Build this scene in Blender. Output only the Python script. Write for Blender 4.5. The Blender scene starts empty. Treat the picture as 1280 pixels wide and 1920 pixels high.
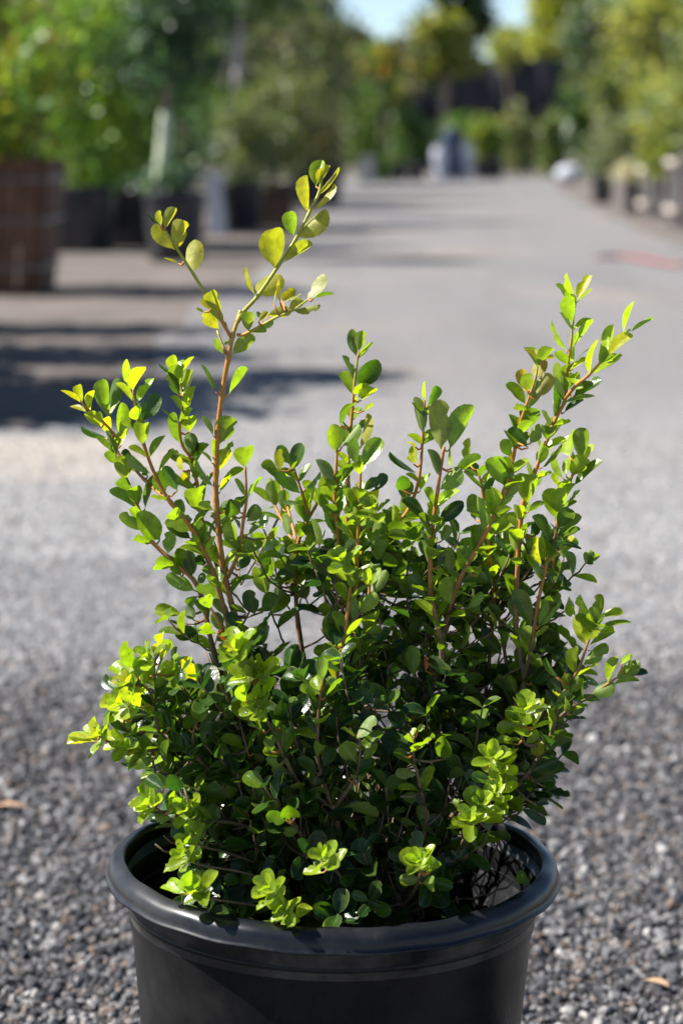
import bpy, math, random
import numpy as np
from mathutils import Vector, Matrix, Quaternion
R = math.radians
rng = random.Random(11)
nr = np.random.RandomState(5)
sc = bpy.context.scene
col = sc.collection

# ------------------------------------------------------------------ camera
CAM_H, PITCH, FOCAL, SENSOR = 0.70, R(9.25), 50.0, 22.3
FPX = 1920 * FOCAL / SENSOR
POT_Y = 1.37
cam = bpy.data.cameras.new('camera'); cam_o = bpy.data.objects.new('camera', cam); col.objects.link(cam_o)
cam.sensor_fit = 'VERTICAL'; cam.sensor_height = SENSOR; cam.sensor_width = SENSOR; cam.lens = FOCAL
cam.clip_start = 0.05; cam.clip_end = 3000
cam_o.location = (0, 0, CAM_H); cam_o.rotation_euler = (R(90) - PITCH, 0, 0)
cam.dof.use_dof = True; cam.dof.focus_distance = 1.385; cam.dof.aperture_fstop = 4.6; cam.dof.aperture_blades = 0
sc.camera = cam_o

# ------------------------------------------------------------------ sky, sun, exposure
SUN_EL, SUN_AZ_BACK = R(47), R(4)      # sun from the left, very slightly behind the shrub
to_sun = Vector((-math.cos(SUN_EL) * math.cos(SUN_AZ_BACK), math.cos(SUN_EL) * math.sin(SUN_AZ_BACK), math.sin(SUN_EL)))
world = bpy.data.worlds.new('World'); sc.world = world; world.use_nodes = True
wn = world.node_tree; wn.nodes.clear()
sky = wn.nodes.new('ShaderNodeTexSky'); sky.sky_type = 'NISHITA'; sky.sun_disc = False
sky.sun_elevation = SUN_EL; sky.sun_rotation = math.atan2(to_sun.x, to_sun.y)
sky.air_density = 0.68; sky.dust_density = 0.0; sky.ozone_density = 1.5
bgn = wn.nodes.new('ShaderNodeBackground'); bgn.inputs['Strength'].default_value = 0.066
wo = wn.nodes.new('ShaderNodeOutputWorld')
wn.links.new(sky.outputs[0], bgn.inputs[0]); wn.links.new(bgn.outputs[0], wo.inputs[0])
sun = bpy.data.lights.new('sun', 'SUN'); sun.energy = 5.0; sun.angle = R(0.53); sun.color = (1.0, 0.965, 0.91)
sun_o = bpy.data.objects.new('sun', sun); col.objects.link(sun_o)
sun_o.rotation_euler = to_sun.to_track_quat('Z', 'Y').to_euler(); sun_o.location = (-6, 1, 8)
sc.view_settings.view_transform = 'Standard'; sc.view_settings.look = 'None'
sc.view_settings.gamma = 1.0; sc.view_settings.use_curve_mapping = False
sc.view_settings.exposure = 1.28
sc.render.engine = 'CYCLES'
sc.cycles.use_denoising = True
sc.cycles.max_bounces = 8; sc.cycles.transparent_max_bounces = 8
sc.cycles.sample_clamp_indirect = 6.0

# ------------------------------------------------------------------ helpers
_cp, _sp = math.cos(PITCH), math.sin(PITCH)
def ray(px, py):
    x, u = (px - 640) / FPX, (960 - py) / FPX
    return Vector((x, _cp + u * _sp, -_sp + u * _cp))
def P(px, py, dep=0.0):                      # point seen at a pixel, `dep` metres behind the pot's axis
    d = ray(px, py); t = (POT_Y + dep) / d.y
    return Vector((0, 0, CAM_H)) + d * t
def G(px, py):                               # ground point
    d = ray(px, py); t = CAM_H / -d.z
    return Vector((d.x * t, d.y * t, 0))
def W(px, py, y):                            # point at world depth y
    d = ray(px, py); t = y / d.y
    return Vector((d.x * t, y, CAM_H + d.z * t))

def mesh_obj(name, verts, faces, mat=None, parent=None, smooth=False, loc=None):
    me = bpy.data.meshes.new(name); me.from_pydata([tuple(v) for v in verts], [], faces); me.update()
    if smooth: me.polygons.foreach_set('use_smooth', [True] * len(me.polygons))
    if mat: me.materials.append(mat)
    o = bpy.data.objects.new(name, me); col.objects.link(o)
    if parent: o.parent = parent
    if loc is not None: o.location = loc
    return o
def empty(name, loc=(0, 0, 0), rz=0):
    o = bpy.data.objects.new(name, None); o.location = loc; o.rotation_euler = (0, 0, rz); o.empty_display_size = 0.05
    col.objects.link(o); return o
def tag(o, label, cat=None, group=None, kind=None):
    o['label'] = label
    if cat: o['category'] = cat
    if group: o['group'] = group
    if kind: o['kind'] = kind
    return o

def lathe(profile, n=48, closed=False):
    vs, fs = [], []
    m = len(profile)
    for i in range(n):
        a = 2 * math.pi * i / n
        for r, z in profile: vs.append((r * math.cos(a), r * math.sin(a), z))
    for i in range(n):
        j = (i + 1) % n
        for k in range(m - 1 + (1 if closed else 0)):
            k2 = (k + 1) % m
            fs.append((i * m + k, j * m + k, j * m + k2, i * m + k2))
    return vs, fs
def box_vf(x0, x1, y0, y1, z0, z1):
    v = [(x0,y0,z0),(x1,y0,z0),(x1,y1,z0),(x0,y1,z0),(x0,y0,z1),(x1,y0,z1),(x1,y1,z1),(x0,y1,z1)]
    f = [(0,3,2,1),(4,5,6,7),(0,1,5,4),(1,2,6,5),(2,3,7,6),(3,0,4,7)]
    return v, f
def tube_vf(pts, radii, n=7, wob=0.0):
    vs, fs = [], []
    pts = [Vector(p) for p in pts]
    up = Vector((0.3, 0.9, 0.1))
    for i, p in enumerate(pts):
        t = (pts[min(i + 1, len(pts) - 1)] - pts[max(i - 1, 0)])
        t = t.normalized() if t.length > 1e-9 else Vector((0, 0, 1))
        a = t.cross(up)
        if a.length < 1e-4: a = t.cross(Vector((1, 0, 0)))
        a.normalize(); b = t.cross(a)
        for k in range(n):
            ang = 2 * math.pi * k / n
            r = radii[i] * (1 + wob * (rng.random() - .5))
            vs.append(p + (a * math.cos(ang) + b * math.sin(ang)) * r)
    for i in range(len(pts) - 1):
        for k in range(n):
            k2 = (k + 1) % n
            fs.append((i*n+k, i*n+k2, (i+1)*n+k2, (i+1)*n+k))
    fs.append(tuple(range(n))[::-1]); fs.append(tuple((len(pts)-1)*n + k for k in range(n)))
    return vs, fs
class MB:
    def __init__(self): self.v, self.f = [], []
    def add(self, vf):
        o = len(self.v); self.v += list(vf[0]); self.f += [tuple(i + o for i in f) for f in vf[1]]; return self
    def build(self, name, mat, parent=None, smooth=False): return mesh_obj(name, self.v, self.f, mat, parent, smooth)
def smooth_path(pts, sub=4):                 # Catmull-Rom through tuples
    pts = [np.array(p, float) for p in pts]
    if len(pts) < 3: return [pts[0] + (pts[-1] - pts[0]) * k / sub for k in range(sub + 1)]
    out = []
    for i in range(len(pts) - 1):
        p0, p1, p2, p3 = pts[max(i-1, 0)], pts[i], pts[i+1], pts[min(i+2, len(pts)-1)]
        for k in range(sub):
            t = k / sub
            out.append(.5 * ((2*p1) + (-p0+p2)*t + (2*p0-5*p1+4*p2-p3)*t*t + (-p0+3*p1-3*p2+p3)*t**3))
    out.append(pts[-1]); return out

# ------------------------------------------------------------------ materials
class NT:
    def __init__(self, name):
        self.m = bpy.data.materials.new(name); self.m.use_nodes = True
        self.t = self.m.node_tree; self.t.nodes.clear()
        self.out = self.n('ShaderNodeOutputMaterial')
    def n(self, kind, **kw):
        nd = self.t.nodes.new(kind)
        for k, v in kw.items():
            if k in nd.inputs: nd.inputs[k].default_value = v
            else: setattr(nd, k, v)
        return nd
    def l(self, a, b): self.t.links.new(a, b)
    def mix(self, fac, a, b, mode='MIX'):
        nd = self.t.nodes.new('ShaderNodeMix'); nd.data_type = 'RGBA'; nd.blend_type = mode
        for s, v in ((0, fac), (6, a), (7, b)):
            if hasattr(v, 'is_linked') or hasattr(v, 'links'): self.l(v, nd.inputs[s])
            else: nd.inputs[s].default_value = v if s == 0 else (*v, 1) if len(v) == 3 else v
        return nd.outputs[2]
    def ramp(self, src, stops, interp='LINEAR'):
        nd = self.t.nodes.new('ShaderNodeValToRGB'); nd.color_ramp.interpolation = interp
        e = nd.color_ramp.elements
        while len(e) < len(stops): e.new(0.5)
        for k, (p, c) in enumerate(stops):
            e[k].position = p; e[k].color = (*c, 1) if isinstance(c, tuple) else (c, c, c, 1)
        self.l(src, nd.inputs[0]); return nd.outputs[0]
    def math(self, op, a, b=None, c=None):
        nd = self.t.nodes.new('ShaderNodeMath'); nd.operation = op
        for s, v in ((0, a), (1, b), (2, c)):
            if v is None: continue
            if isinstance(v, (int, float)): nd.inputs[s].default_value = v
            else: self.l(v, nd.inputs[s])
        return nd.outputs[0]
    def noise(self, scale, detail=3, rough=.55, vec=None):
        nd = self.n('ShaderNodeTexNoise'); nd.inputs['Scale'].default_value = scale
        nd.inputs['Detail'].default_value = detail; nd.inputs['Roughness'].default_value = rough
        if vec is not None: self.l(vec, nd.inputs['Vector'])
        return nd
    def bump(self, h, strength=.3, dist=.01):
        b = self.n('ShaderNodeBump'); b.inputs['Strength'].default_value = strength; b.inputs['Distance'].default_value = dist
        self.l(h, b.inputs['Height']); return b.outputs[0]
    def pbsdf(self, colr, rough=.5, spec=.5, normal=None):
        p = self.n('ShaderNodeBsdfPrincipled')
        for key, v in (('Base Color', colr), ('Roughness', rough), ('Specular IOR Level', spec)):
            if isinstance(v, (int, float)): p.inputs[key].default_value = v
            elif isinstance(v, tuple): p.inputs[key].default_value = (*v, 1)
            else: self.l(v, p.inputs[key])
        if normal is not None: self.l(normal, p.inputs['Normal'])
        return p
    def done(self, sh): self.l(sh.outputs[0] if hasattr(sh, 'outputs') else sh, self.out.inputs[0]); return self.m

def rough_mat(name, c1, c2, scale=8, rough=.8, bump=.3, dist=.01, spec=.3):
    t = NT(name); tc = t.n('ShaderNodeTexCoord')
    n1 = t.noise(scale, 5, .6, tc.outputs['Object'])
    c = t.mix(t.ramp(n1.outputs[0], [(.3, 0.0), (.7, 1.0)]), c1, c2)
    n2 = t.noise(scale * 5, 4, .6, tc.outputs['Object'])
    return t.done(t.pbsdf(c, rough, spec, t.bump(n2.outputs[0], bump, dist)))

def leaf_material(name, use_attr):
    """two-sided boxwood leaf: glossy upper face, paler dull underside, light midrib, light through the blade"""
    t = NT(name)
    if use_attr:
        at = t.n('ShaderNodeAttribute'); at.attribute_name = 'tint'; colr = at.outputs['Color']
        rnd = t.n('ShaderNodeAttribute'); rnd.attribute_name = 'rnd'; rv = rnd.outputs['Fac']
    else:
        oi = t.n('ShaderNodeObjectInfo'); colr = oi.outputs['Color']; rv = oi.outputs['Random']
    tc = t.n('ShaderNodeTexCoord'); uv = t.n('ShaderNodeUVMap'); uv.uv_map = 'UVMap'
    sep = t.n('ShaderNodeSeparateXYZ'); t.l(uv.outputs[0], sep.inputs[0])
    geo = t.n('ShaderNodeNewGeometry')
    au = t.math('ABSOLUTE', t.math('SUBTRACT', sep.outputs[0], .5))
    rib = t.math('SMOOTH_MIN', t.math('MULTIPLY', t.math('LESS_THAN', au, .045), t.math('SUBTRACT', 1.0, sep.outputs[1])), 1, 0.01)
    # feathered side veins
    wv = t.math('SINE', t.math('MULTIPLY', t.math('SUBTRACT', sep.outputs[1], t.math('MULTIPLY', au, .55)), 70.0))
    edge = t.math('GREATER_THAN', au, .455)
    n1 = t.noise(160, 4, .6); 
    off = t.n('ShaderNodeVectorMath'); off.operation = 'ADD'; t.l(geo.outputs['Position'], off.inputs[0]); t.l(off.outputs[0], n1.inputs['Vector'])
    blot = t.ramp(n1.outputs[0], [(.35, .74), (.65, 1.18)])
    n2 = t.noise(330, 2, .5); t.l(geo.outputs['Position'], n2.inputs['Vector'])
    n3 = t.noise(45, 2, .5); t.l(geo.outputs['Position'], n3.inputs['Vector'])
    c0 = t.mix(1.0, colr, blot, 'MULTIPLY')
    c0 = t.mix(t.math('MULTIPLY', t.ramp(n2.outputs[0], [(.66, 0.), (.72, 1.)]), .55), c0, (.13, .075, .025))
    c0 = t.mix(t.math('MULTIPLY', t.ramp(n3.outputs[0], [(.55, 0.), (.75, 1.)]), .30), c0, (.20, .20, .02))
    pale = t.mix(.38, c0, (.20, .27, .085))
    pale = t.mix(t.math('MULTIPLY', rib, .55), pale, (.42, .38, .16))
    top = t.mix(t.math('MULTIPLY', rib, .35), c0, (.22, .33, .07))
    top = t.mix(t.math('MULTIPLY', edge, .35), top, (.30, .40, .06))
    c1 = t.mix(geo.outputs['Backfacing'], top, pale)
    h = t.math('ADD', t.math('MULTIPLY', wv, .07), t.math('ADD', t.math('MULTIPLY', rib, -1.2), t.math('MULTIPLY', n1.outputs[0], 2.2)))
    nm = t.bump(h, .22, .0012)
    rgh = t.math('ADD', t.math('MULTIPLY', geo.outputs['Backfacing'], .22), t.math('ADD', .24, t.math('MULTIPLY', rv, .14)))
    p = t.pbsdf(c1, rgh, .5, nm)
    tr = t.n('ShaderNodeBsdfTranslucent')
    t.l(t.mix(1.0, c0, (2.0, 2.1, .6), 'MULTIPLY'), tr.inputs[0]); t.l(nm, tr.inputs['Normal'])
    mx = t.n('ShaderNodeMixShader'); mx.inputs[0].default_value = .42
    t.l(p.outputs[0], mx.inputs[1]); t.l(tr.outputs[0], mx.inputs[2])
    return t.done(mx)
def foliage_material(name, through=.35):
    t = NT(name); at = t.n('ShaderNodeAttribute'); at.attribute_name = 'tint'
    p = t.pbsdf(at.outputs['Color'], .45, .4)
    tr = t.n('ShaderNodeBsdfTranslucent'); t.l(t.mix(1.0, at.outputs['Color'], (1.9, 1.8, .8), 'MULTIPLY'), tr.inputs[0])
    mx = t.n('ShaderNodeMixShader'); mx.inputs[0].default_value = through
    t.l(p.outputs[0], mx.inputs[1]); t.l(tr.outputs[0], mx.inputs[2]); return t.done(mx)

M = {}
M['leaf'] = leaf_material('boxwood_leaf', False)
M['leaf_mass'] = leaf_material('boxwood_leaf_mass', True)
M['foliage'] = foliage_material('tree_foliage')
def stem_mat():
    t = NT('boxwood_stem'); tc = t.n('ShaderNodeTexCoord'); at = t.n('ShaderNodeAttribute'); at.attribute_name = 'age'
    n1 = t.noise(260, 4, .6, tc.outputs['Object'])
    old = t.mix(n1.outputs[0], (.07, .042, .024), (.22, .15, .09))
    young = t.mix(n1.outputs[0], (.30, .115, .02), (.50, .23, .05))
    green = t.mix(n1.outputs[0], (.24, .26, .03), (.36, .36, .05))
    c = t.mix(t.ramp(at.outputs['Fac'], [(.3, 0.), (.55, 1.)]), old, young)
    c = t.mix(t.ramp(at.outputs['Fac'], [(.86, 0.), (1., 1.)]), c, green)
    return t.done(t.pbsdf(c, .55, .35, t.bump(n1.outputs[0], .5, .001)))
M['stem'] = stem_mat()
def plastic(name, c, dust=.25, spec=.38):
    t = NT(name); tc = t.n('ShaderNodeTexCoord')
    n1 = t.noise(14, 6, .65, tc.outputs['Object']); n2 = t.noise(220, 3, .6, tc.outputs['Object'])
    mp = t.n('ShaderNodeMapping'); mp.inputs['Scale'].default_value = (1, 1, .12); t.l(tc.outputs['Object'], mp.inputs[0])
    n3 = t.noise(60, 4, .7, mp.outputs[0])
    d = t.math('MULTIPLY', t.ramp(n1.outputs[0], [(.42, 0.), (.75, 1.)]), dust)
    sp = t.math('MULTIPLY', t.ramp(n2.outputs[0], [(.66, 0.), (.74, 1.)]), .35)
    cc = t.mix(t.math('ADD', d, t.math('MULTIPLY', sp, dust)), c, (.16, .145, .13))
    rg = t.math('ADD', .20, t.math('ADD', t.math('MULTIPLY', d, .9), t.math('MULTIPLY', n3.outputs[0], .16)))
    return t.done(t.pbsdf(cc, rg, spec, t.bump(n3.outputs[0], .06, .001)))
M['pot'] = plastic('black_plastic', (.0085, .0085, .0092), .12, .17)
M['rim'] = plastic('black_plastic_rim', (.007, .008, .011), .20, .30)
M['pot_in'] = plastic('sheen_grey_plastic', (.014, .014, .016), .8)  # black plastic greyed all round, sun glare put into its colour
M['bgpot'] = plastic('weathered_black_plastic', (.012, .013, .019), .3)
M['soil'] = rough_mat('potting_soil', (.012, .008, .006), (.05, .033, .022), 40, .95, 1.0, .006, .15)
M['dirt'] = rough_mat('nursery_dirt', (.095, .082, .074), (.175, .150, .132), 1.6, .95, .6, .02, .1)
M['wood'] = rough_mat('box_wood', (.085, .042, .026), (.17, .09, .055), 6, .8, .4, .004)
M['pale_wood'] = rough_mat('pale_weathered_wood', (.42, .35, .30), (.62, .55, .49), 6, .85, .4, .004)
M['bark'] = rough_mat('tree_bark', (.16, .12, .09), (.30, .24, .19), 14, .9, .6, .008)
M['pale_bark'] = rough_mat('pale_tree_bark', (.34, .29, .27), (.50, .44, .41), 9, .85, .4, .006)
M['guard'] = rough_mat('pale_green_trunk_wrap', (.40, .46, .32), (.58, .62, .44), 9, .8, .2, .004)
M['white'] = rough_mat('white_paint', (.42, .44, .50), (.56, .57, .62), 5, .6, .15, .004, .4)
M['metal'] = rough_mat('grey_metal', (.09, .085, .085), (.16, .155, .15), 9, .45, .1, .002, .5)
M['shade'] = rough_mat('shade_cloth', (.022, .021, .026), (.062, .06, .068), 2.0, .85, .3, .01, .2)
M['blue_dark'] = rough_mat('dark_blue_plastic', (.012, .018, .05), (.022, .032, .075), 5, .4, .1, .004, .5)
M['red'] = rough_mat('red_rubber', (.26, .05, .045), (.36, .09, .08), 30, .5, .1, .002, .4)
M['grey_stone'] = rough_mat('grey_block', (.30, .28, .26), (.42, .40, .38), 8, .9, .4, .004)

# ------------------------------------------------------------------ ground
def road_mat():
    t = NT('gravel_road'); tc = t.n('ShaderNodeTexCoord'); pos = tc.outputs['Object']
    sep = t.n('ShaderNodeSeparateXYZ'); t.l(pos, sep.inputs[0])
    big = t.noise(.55, 4, .6, pos); mid = t.noise(3.5, 5, .65, pos)
    v1 = t.n('ShaderNodeTexVoronoi'); v1.inputs['Scale'].default_value = 95; t.l(pos, v1.inputs['Vector'])
    v2 = t.n('ShaderNodeTexVoronoi'); v2.inputs['Scale'].default_value = 40; t.l(pos, v2.inputs['Vector'])
    sepc = t.n('ShaderNodeSeparateColor'); t.l(v1.outputs['Color'], sepc.inputs[0])
    stone = t.mix(sepc.outputs[0], (.085, .084, .085), (.245, .24, .238))
    stone = t.mix(t.math('GREATER_THAN', sepc.outputs[1], .9), stone, (.36, .26, .19))
    dust = t.mix(mid.outputs[0], (.125, .123, .123), (.21, .205, .202))
    c = t.mix(t.ramp(mid.outputs[0], [(.35, .25), (.65, .75)]), stone, dust)
    c = t.mix(t.math('MULTIPLY', t.ramp(big.outputs[0], [(.52, 0.), (.7, 1.)]), .45), c, (.30, .24, .18))
    # sandy patch worn into the left wheel track, five metres out
    dx = t.math('DIVIDE', t.math('ADD', sep.outputs[0], .62), .42); dy = t.math('DIVIDE', t.math('SUBTRACT', sep.outputs[1], 5.05), .42)
    rr = t.math('ADD', t.math('MULTIPLY', dx, dx), t.math('MULTIPLY', dy, dy))
    rr = t.math('ADD', rr, t.math('MULTIPLY', t.math('SUBTRACT', mid.outputs[0], .5), 1.6))
    c = t.mix(t.math('MULTIPLY', t.ramp(rr, [(.25, 1.), (1.0, 0.)]), .7), c, (.46, .37, .28))
    pale = t.ramp(t.math('ADD', t.math('MULTIPLY', sep.outputs[1], .1), t.math('MULTIPLY', t.math('SUBTRACT', mid.outputs[0], .5), .12)), [(.40, 1.), (.66, 0.)])
    c = t.mix(t.math('MULTIPLY', pale, .75), c, t.mix(sepc.outputs[0], (.22, .216, .213), (.36, .35, .34)))
    mpr = t.n('ShaderNodeMapping'); mpr.inputs['Scale'].default_value = (2.2, .35, 1); t.l(pos, mpr.inputs[0])
    rut = t.noise(1.1, 4, .6, mpr.outputs[0])
    c = t.mix(t.math('MULTIPLY', t.ramp(rut.outputs[0], [(.5, 0.), (.68, 1.)]), .42), c, (.105, .10, .10))
    h = t.math('ADD', t.math('MULTIPLY', v1.outputs['Distance'], -1.0), t.math('MULTIPLY', v2.outputs['Distance'], -.6))
    return t.done(t.pbsdf(c, .85, .3, t.bump(h, .9, .006)))
M['road'] = road_mat()
g = mesh_obj('ground', [(-600, -40, -.004), (600, -40, -.004), (600, 1500, -.004), (-600, 1500, -.004)], [(0, 1, 2, 3)], M['dirt']); g['kind'] = 'structure'
g['label'] = 'brown bare nursery dirt beside the gravel drive'
def drive():
    L = [(-3.4, -2), (-3.2, 2), (-2.6, 4.4), (-1.5, 5.55)] + [tuple(G(a, b).xy) for a, b in ((120, 800), (230, 752), (283, 690), (300, 632), (360, 580), (455, 528), (530, 470), (575, 425), (600, 395))] + [(-.5, 24), (-.9, 32), (-1.4, 43)]
    Rr = [(3.4, -2), (3.2, 2), (2.7, 5), (2.35, 8), (2.2, 12), (2.3, 18), (2.55, 24), (3.0, 32), (3.9, 43)]
    L = smooth_path(L, 5); Rr = smooth_path(Rr, 5)
    vs = [(p[0] + rng.uniform(-.05, .05), p[1], 0.0) for p in L] + [(p[0] + rng.uniform(-.05, .05), p[1], 0.0) for p in Rr][::-1]
    o = mesh_obj('gravel_road', vs, [tuple(range(len(vs)))], M['road']); o['kind'] = 'structure'
    o['label'] = 'pale grey gravel drive running back between the plant rows'
drive()

# loose crushed stone in the near part of the drive: real stones, set out by geometry nodes
def stone_mat():
    t = NT('crushed_stone'); oi = t.n('ShaderNodeObjectInfo'); tc = t.n('ShaderNodeTexCoord')
    at = t.n('ShaderNodeAttribute'); at.attribute_type = 'INSTANCER'; at.attribute_name = 'dusty'
    n1 = t.noise(300, 3, .6, tc.outputs['Object'])
    a = t.ramp(oi.outputs['Random'], [(0., (.022, .022, .025)), (.30, (.05, .05, .055)), (.52, (.105, .103, .107)), (.74, (.20, .197, .198)), (.86, (.15, .098, .068)), (.94, (.26, .25, .24)), (1., (.42, .40, .38))])
    b = t.ramp(oi.outputs['Random'], [(0., (.19, .188, .19)), (.5, (.31, .305, .303)), (.85, (.43, .42, .412)), (.95, (.33, .26, .21)), (1., (.55, .54, .52))])
    c = t.mix(at.outputs['Fac'], a, b)
    c = t.mix(1.0, c, t.ramp(n1.outputs[0], [(.3, .75), (.7, 1.25)]), 'MULTIPLY')
    return t.done(t.pbsdf(c, .62, .4, t.bump(n1.outputs[0], .4, .002)))
M['stone'] = stone_mat()
def base_stone():
    t = NT('shaded_fines'); tc = t.n('ShaderNodeTexCoord'); n1 = t.noise(220, 4, .7, tc.outputs['Object'])
    c = t.mix(t.ramp(n1.outputs[0], [(.3, 0.), (.7, 1.)]), (.02, .019, .018), (.07, .066, .062))  # dark tint includes the shade between the stones
    return t.done(t.pbsdf(c, .9, .2, t.bump(n1.outputs[0], 1., .004)))
def gravel():
    src = bpy.data.collections.new('stone_shapes')
    phi = (1 + 5 ** .5) / 2
    iv = [(-1,phi,0),(1,phi,0),(-1,-phi,0),(1,-phi,0),(0,-1,phi),(0,1,phi),(0,-1,-phi),(0,1,-phi),(phi,0,-1),(phi,0,1),(-phi,0,-1),(-phi,0,1)]
    ifc = [(0,11,5),(0,5,1),(0,1,7),(0,7,10),(0,10,11),(1,5,9),(5,11,4),(11,10,2),(10,7,6),(7,1,8),(3,9,4),(3,4,2),(3,2,6),(3,6,8),(3,8,9),(4,9,5),(2,4,11),(6,2,10),(8,6,7),(9,8,1)]
    for k in range(7):
        sx, sy, sz = rng.uniform(.42, .62), rng.uniform(.34, .5), rng.uniform(.26, .42)
        vs = [Vector(v).normalized() * rng.uniform(.72, 1.15) for v in iv]
        vs = [(v.x * sx, v.y * sy, v.z * sz) for v in vs]
        me = bpy.data.meshes.new('stone'); me.from_pydata(vs, [], ifc); me.materials.append(M['stone'])
        # rounded shoulders: one subdivision baked in by averaging
        o = bpy.data.objects.new('stone', me); src.objects.link(o)
    pts, scl, dust, rot = [], [], [], []
    # density falls with distance; stones grow finer and dustier past about three metres
    y = 1.02
    while y < 5.6:
        near = y < 3.4
        sp = .0051 if y < 3.0 else .007 if y < 3.8 else .0115
        wdt = .46 + y * .19 if y < 3.2 else .3 + y * .2
        n = int(2 * wdt / sp)
        xs = -wdt + np.arange(n) * sp + nr.uniform(-.5, .5, n) * sp
        ys = y + nr.uniform(-.6, .6, n) * sp
        wave = 2.84 + .10 * np.sin(xs * 5.1 + .7) + .06 * np.sin(xs * 13.0) + nr.normal(0, .12, n)
        d = np.clip((ys - wave) / .26, 0, 1)
        if y > 3.4:
            keep = nr.rand(n) < (5.9 - y) / 2.6
            xs, ys, d = xs[keep], ys[keep], d[keep]; n = len(xs)
        s = np.exp(nr.normal(math.log(.0070), .34, n)) * (1 - .22 * d)
        s = np.clip(s, .0045, .02)
        z = s * .16 + nr.uniform(0, .0055, n) * (1 - .6 * d)
        # rings under the pot are left clear
        ok = (xs + .005) ** 2 + (ys - POT_Y) ** 2 > .118 ** 2
        pts.append(np.stack([xs, ys, z], 1)[ok]); scl.append(s[ok]); dust.append(d[ok]); rot.append(nr.uniform(0, 6.28, (n, 3))[ok] * np.array([.25, .25, 1]))
        y += sp
    pts, scl, dust, rot = np.concatenate(pts), np.concatenate(scl), np.concatenate(dust), np.concatenate(rot)
    me = bpy.data.meshes.new('gravel'); me.vertices.add(len(pts)); me.vertices.foreach_set('co', pts.astype('f').ravel())
    for nm, ty, arr in (('scl', 'FLOAT', scl), ('dusty', 'FLOAT', dust)):
        a = me.attributes.new(nm, ty, 'POINT'); a.data.foreach_set('value', arr.astype('f'))
    a = me.attributes.new('rot', 'FLOAT_VECTOR', 'POINT'); a.data.foreach_set('vector', rot.astype('f').ravel())
    o = bpy.data.objects.new('gravel', me); col.objects.link(o); me.materials.append(M['stone'])
    tag(o, 'loose dark crushed stone scattered over the near drive', 'gravel', kind='stuff')
    ng = bpy.data.node_groups.new('gravel_nodes', 'GeometryNodeTree')
    ng.interface.new_socket('Geometry', in_out='INPUT', socket_type='NodeSocketGeometry'); ng.interface.new_socket('Geometry', in_out='OUTPUT', socket_type='NodeSocketGeometry')
    N = ng.nodes.new; Lk = ng.links.new
    gi, go = N('NodeGroupInput'), N('NodeGroupOutput')
    m2p = N('GeometryNodeMeshToPoints'); ci = N('GeometryNodeCollectionInfo'); ci.inputs['Collection'].default_value = src
    ci.inputs['Separate Children'].default_value = True; ci.inputs['Reset Children'].default_value = True
    iop = N('GeometryNodeInstanceOnPoints'); iop.inputs['Pick Instance'].default_value = True
    s1 = N('GeometryNodeInputNamedAttribute'); s1.data_type = 'FLOAT'; s1.inputs['Name'].default_value = 'scl'
    s2 = N('GeometryNodeInputNamedAttribute'); s2.data_type = 'FLOAT_VECTOR'; s2.inputs['Name'].default_value = 'rot'
    ri = N('FunctionNodeRandomValue'); ri.data_type = 'INT'; ri.inputs['Min'].default_value if False else None
    for s in ri.inputs:
        if s.type == 'INT' and s.name == 'Min': s.default_value = 0
        if s.type == 'INT' and s.name == 'Max': s.default_value = 6
    e2r = N('FunctionNodeEulerToRotation')
    Lk(gi.outputs[0], m2p.inputs[0]); Lk(m2p.outputs[0], iop.inputs['Points']); Lk(ci.outputs[0], iop.inputs['Instance'])
    Lk([q for q in ri.outputs if q.type == 'INT'][0], iop.inputs['Instance Index'])
    Lk(s2.outputs[0], e2r.inputs[0]); Lk(e2r.outputs[0], iop.inputs['Rotation']); Lk(s1.outputs[0], iop.inputs['Scale'])
    Lk(iop.outputs[0], go.inputs[0])
    md = o.modifiers.new('stones', 'NODES'); md.node_group = ng
    # fines between the stones, coloured darker to carry the shade of the gaps
    w = smooth_path([(-1.4, .8), (1.4, .8)], 1)
    xs = np.linspace(-1.35, 1.35, 40)
    top = [(x, 2.84 + .10 * math.sin(x * 5.1 + .7) + .06 * math.sin(x * 13) + rng.uniform(-.03, .03), .001) for x in xs]
    vs = [(-1.35, .75, .001), (1.35, .75, .001)] + top[::-1]
    f = mesh_obj('shaded_fines', vs, [tuple(range(len(vs)))], base_stone()); f['kind'] = 'structure'; f.location.z = .003
    f['label'] = 'stone fines between the loose gravel, darkened for the shade in the gaps'
gravel()

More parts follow.
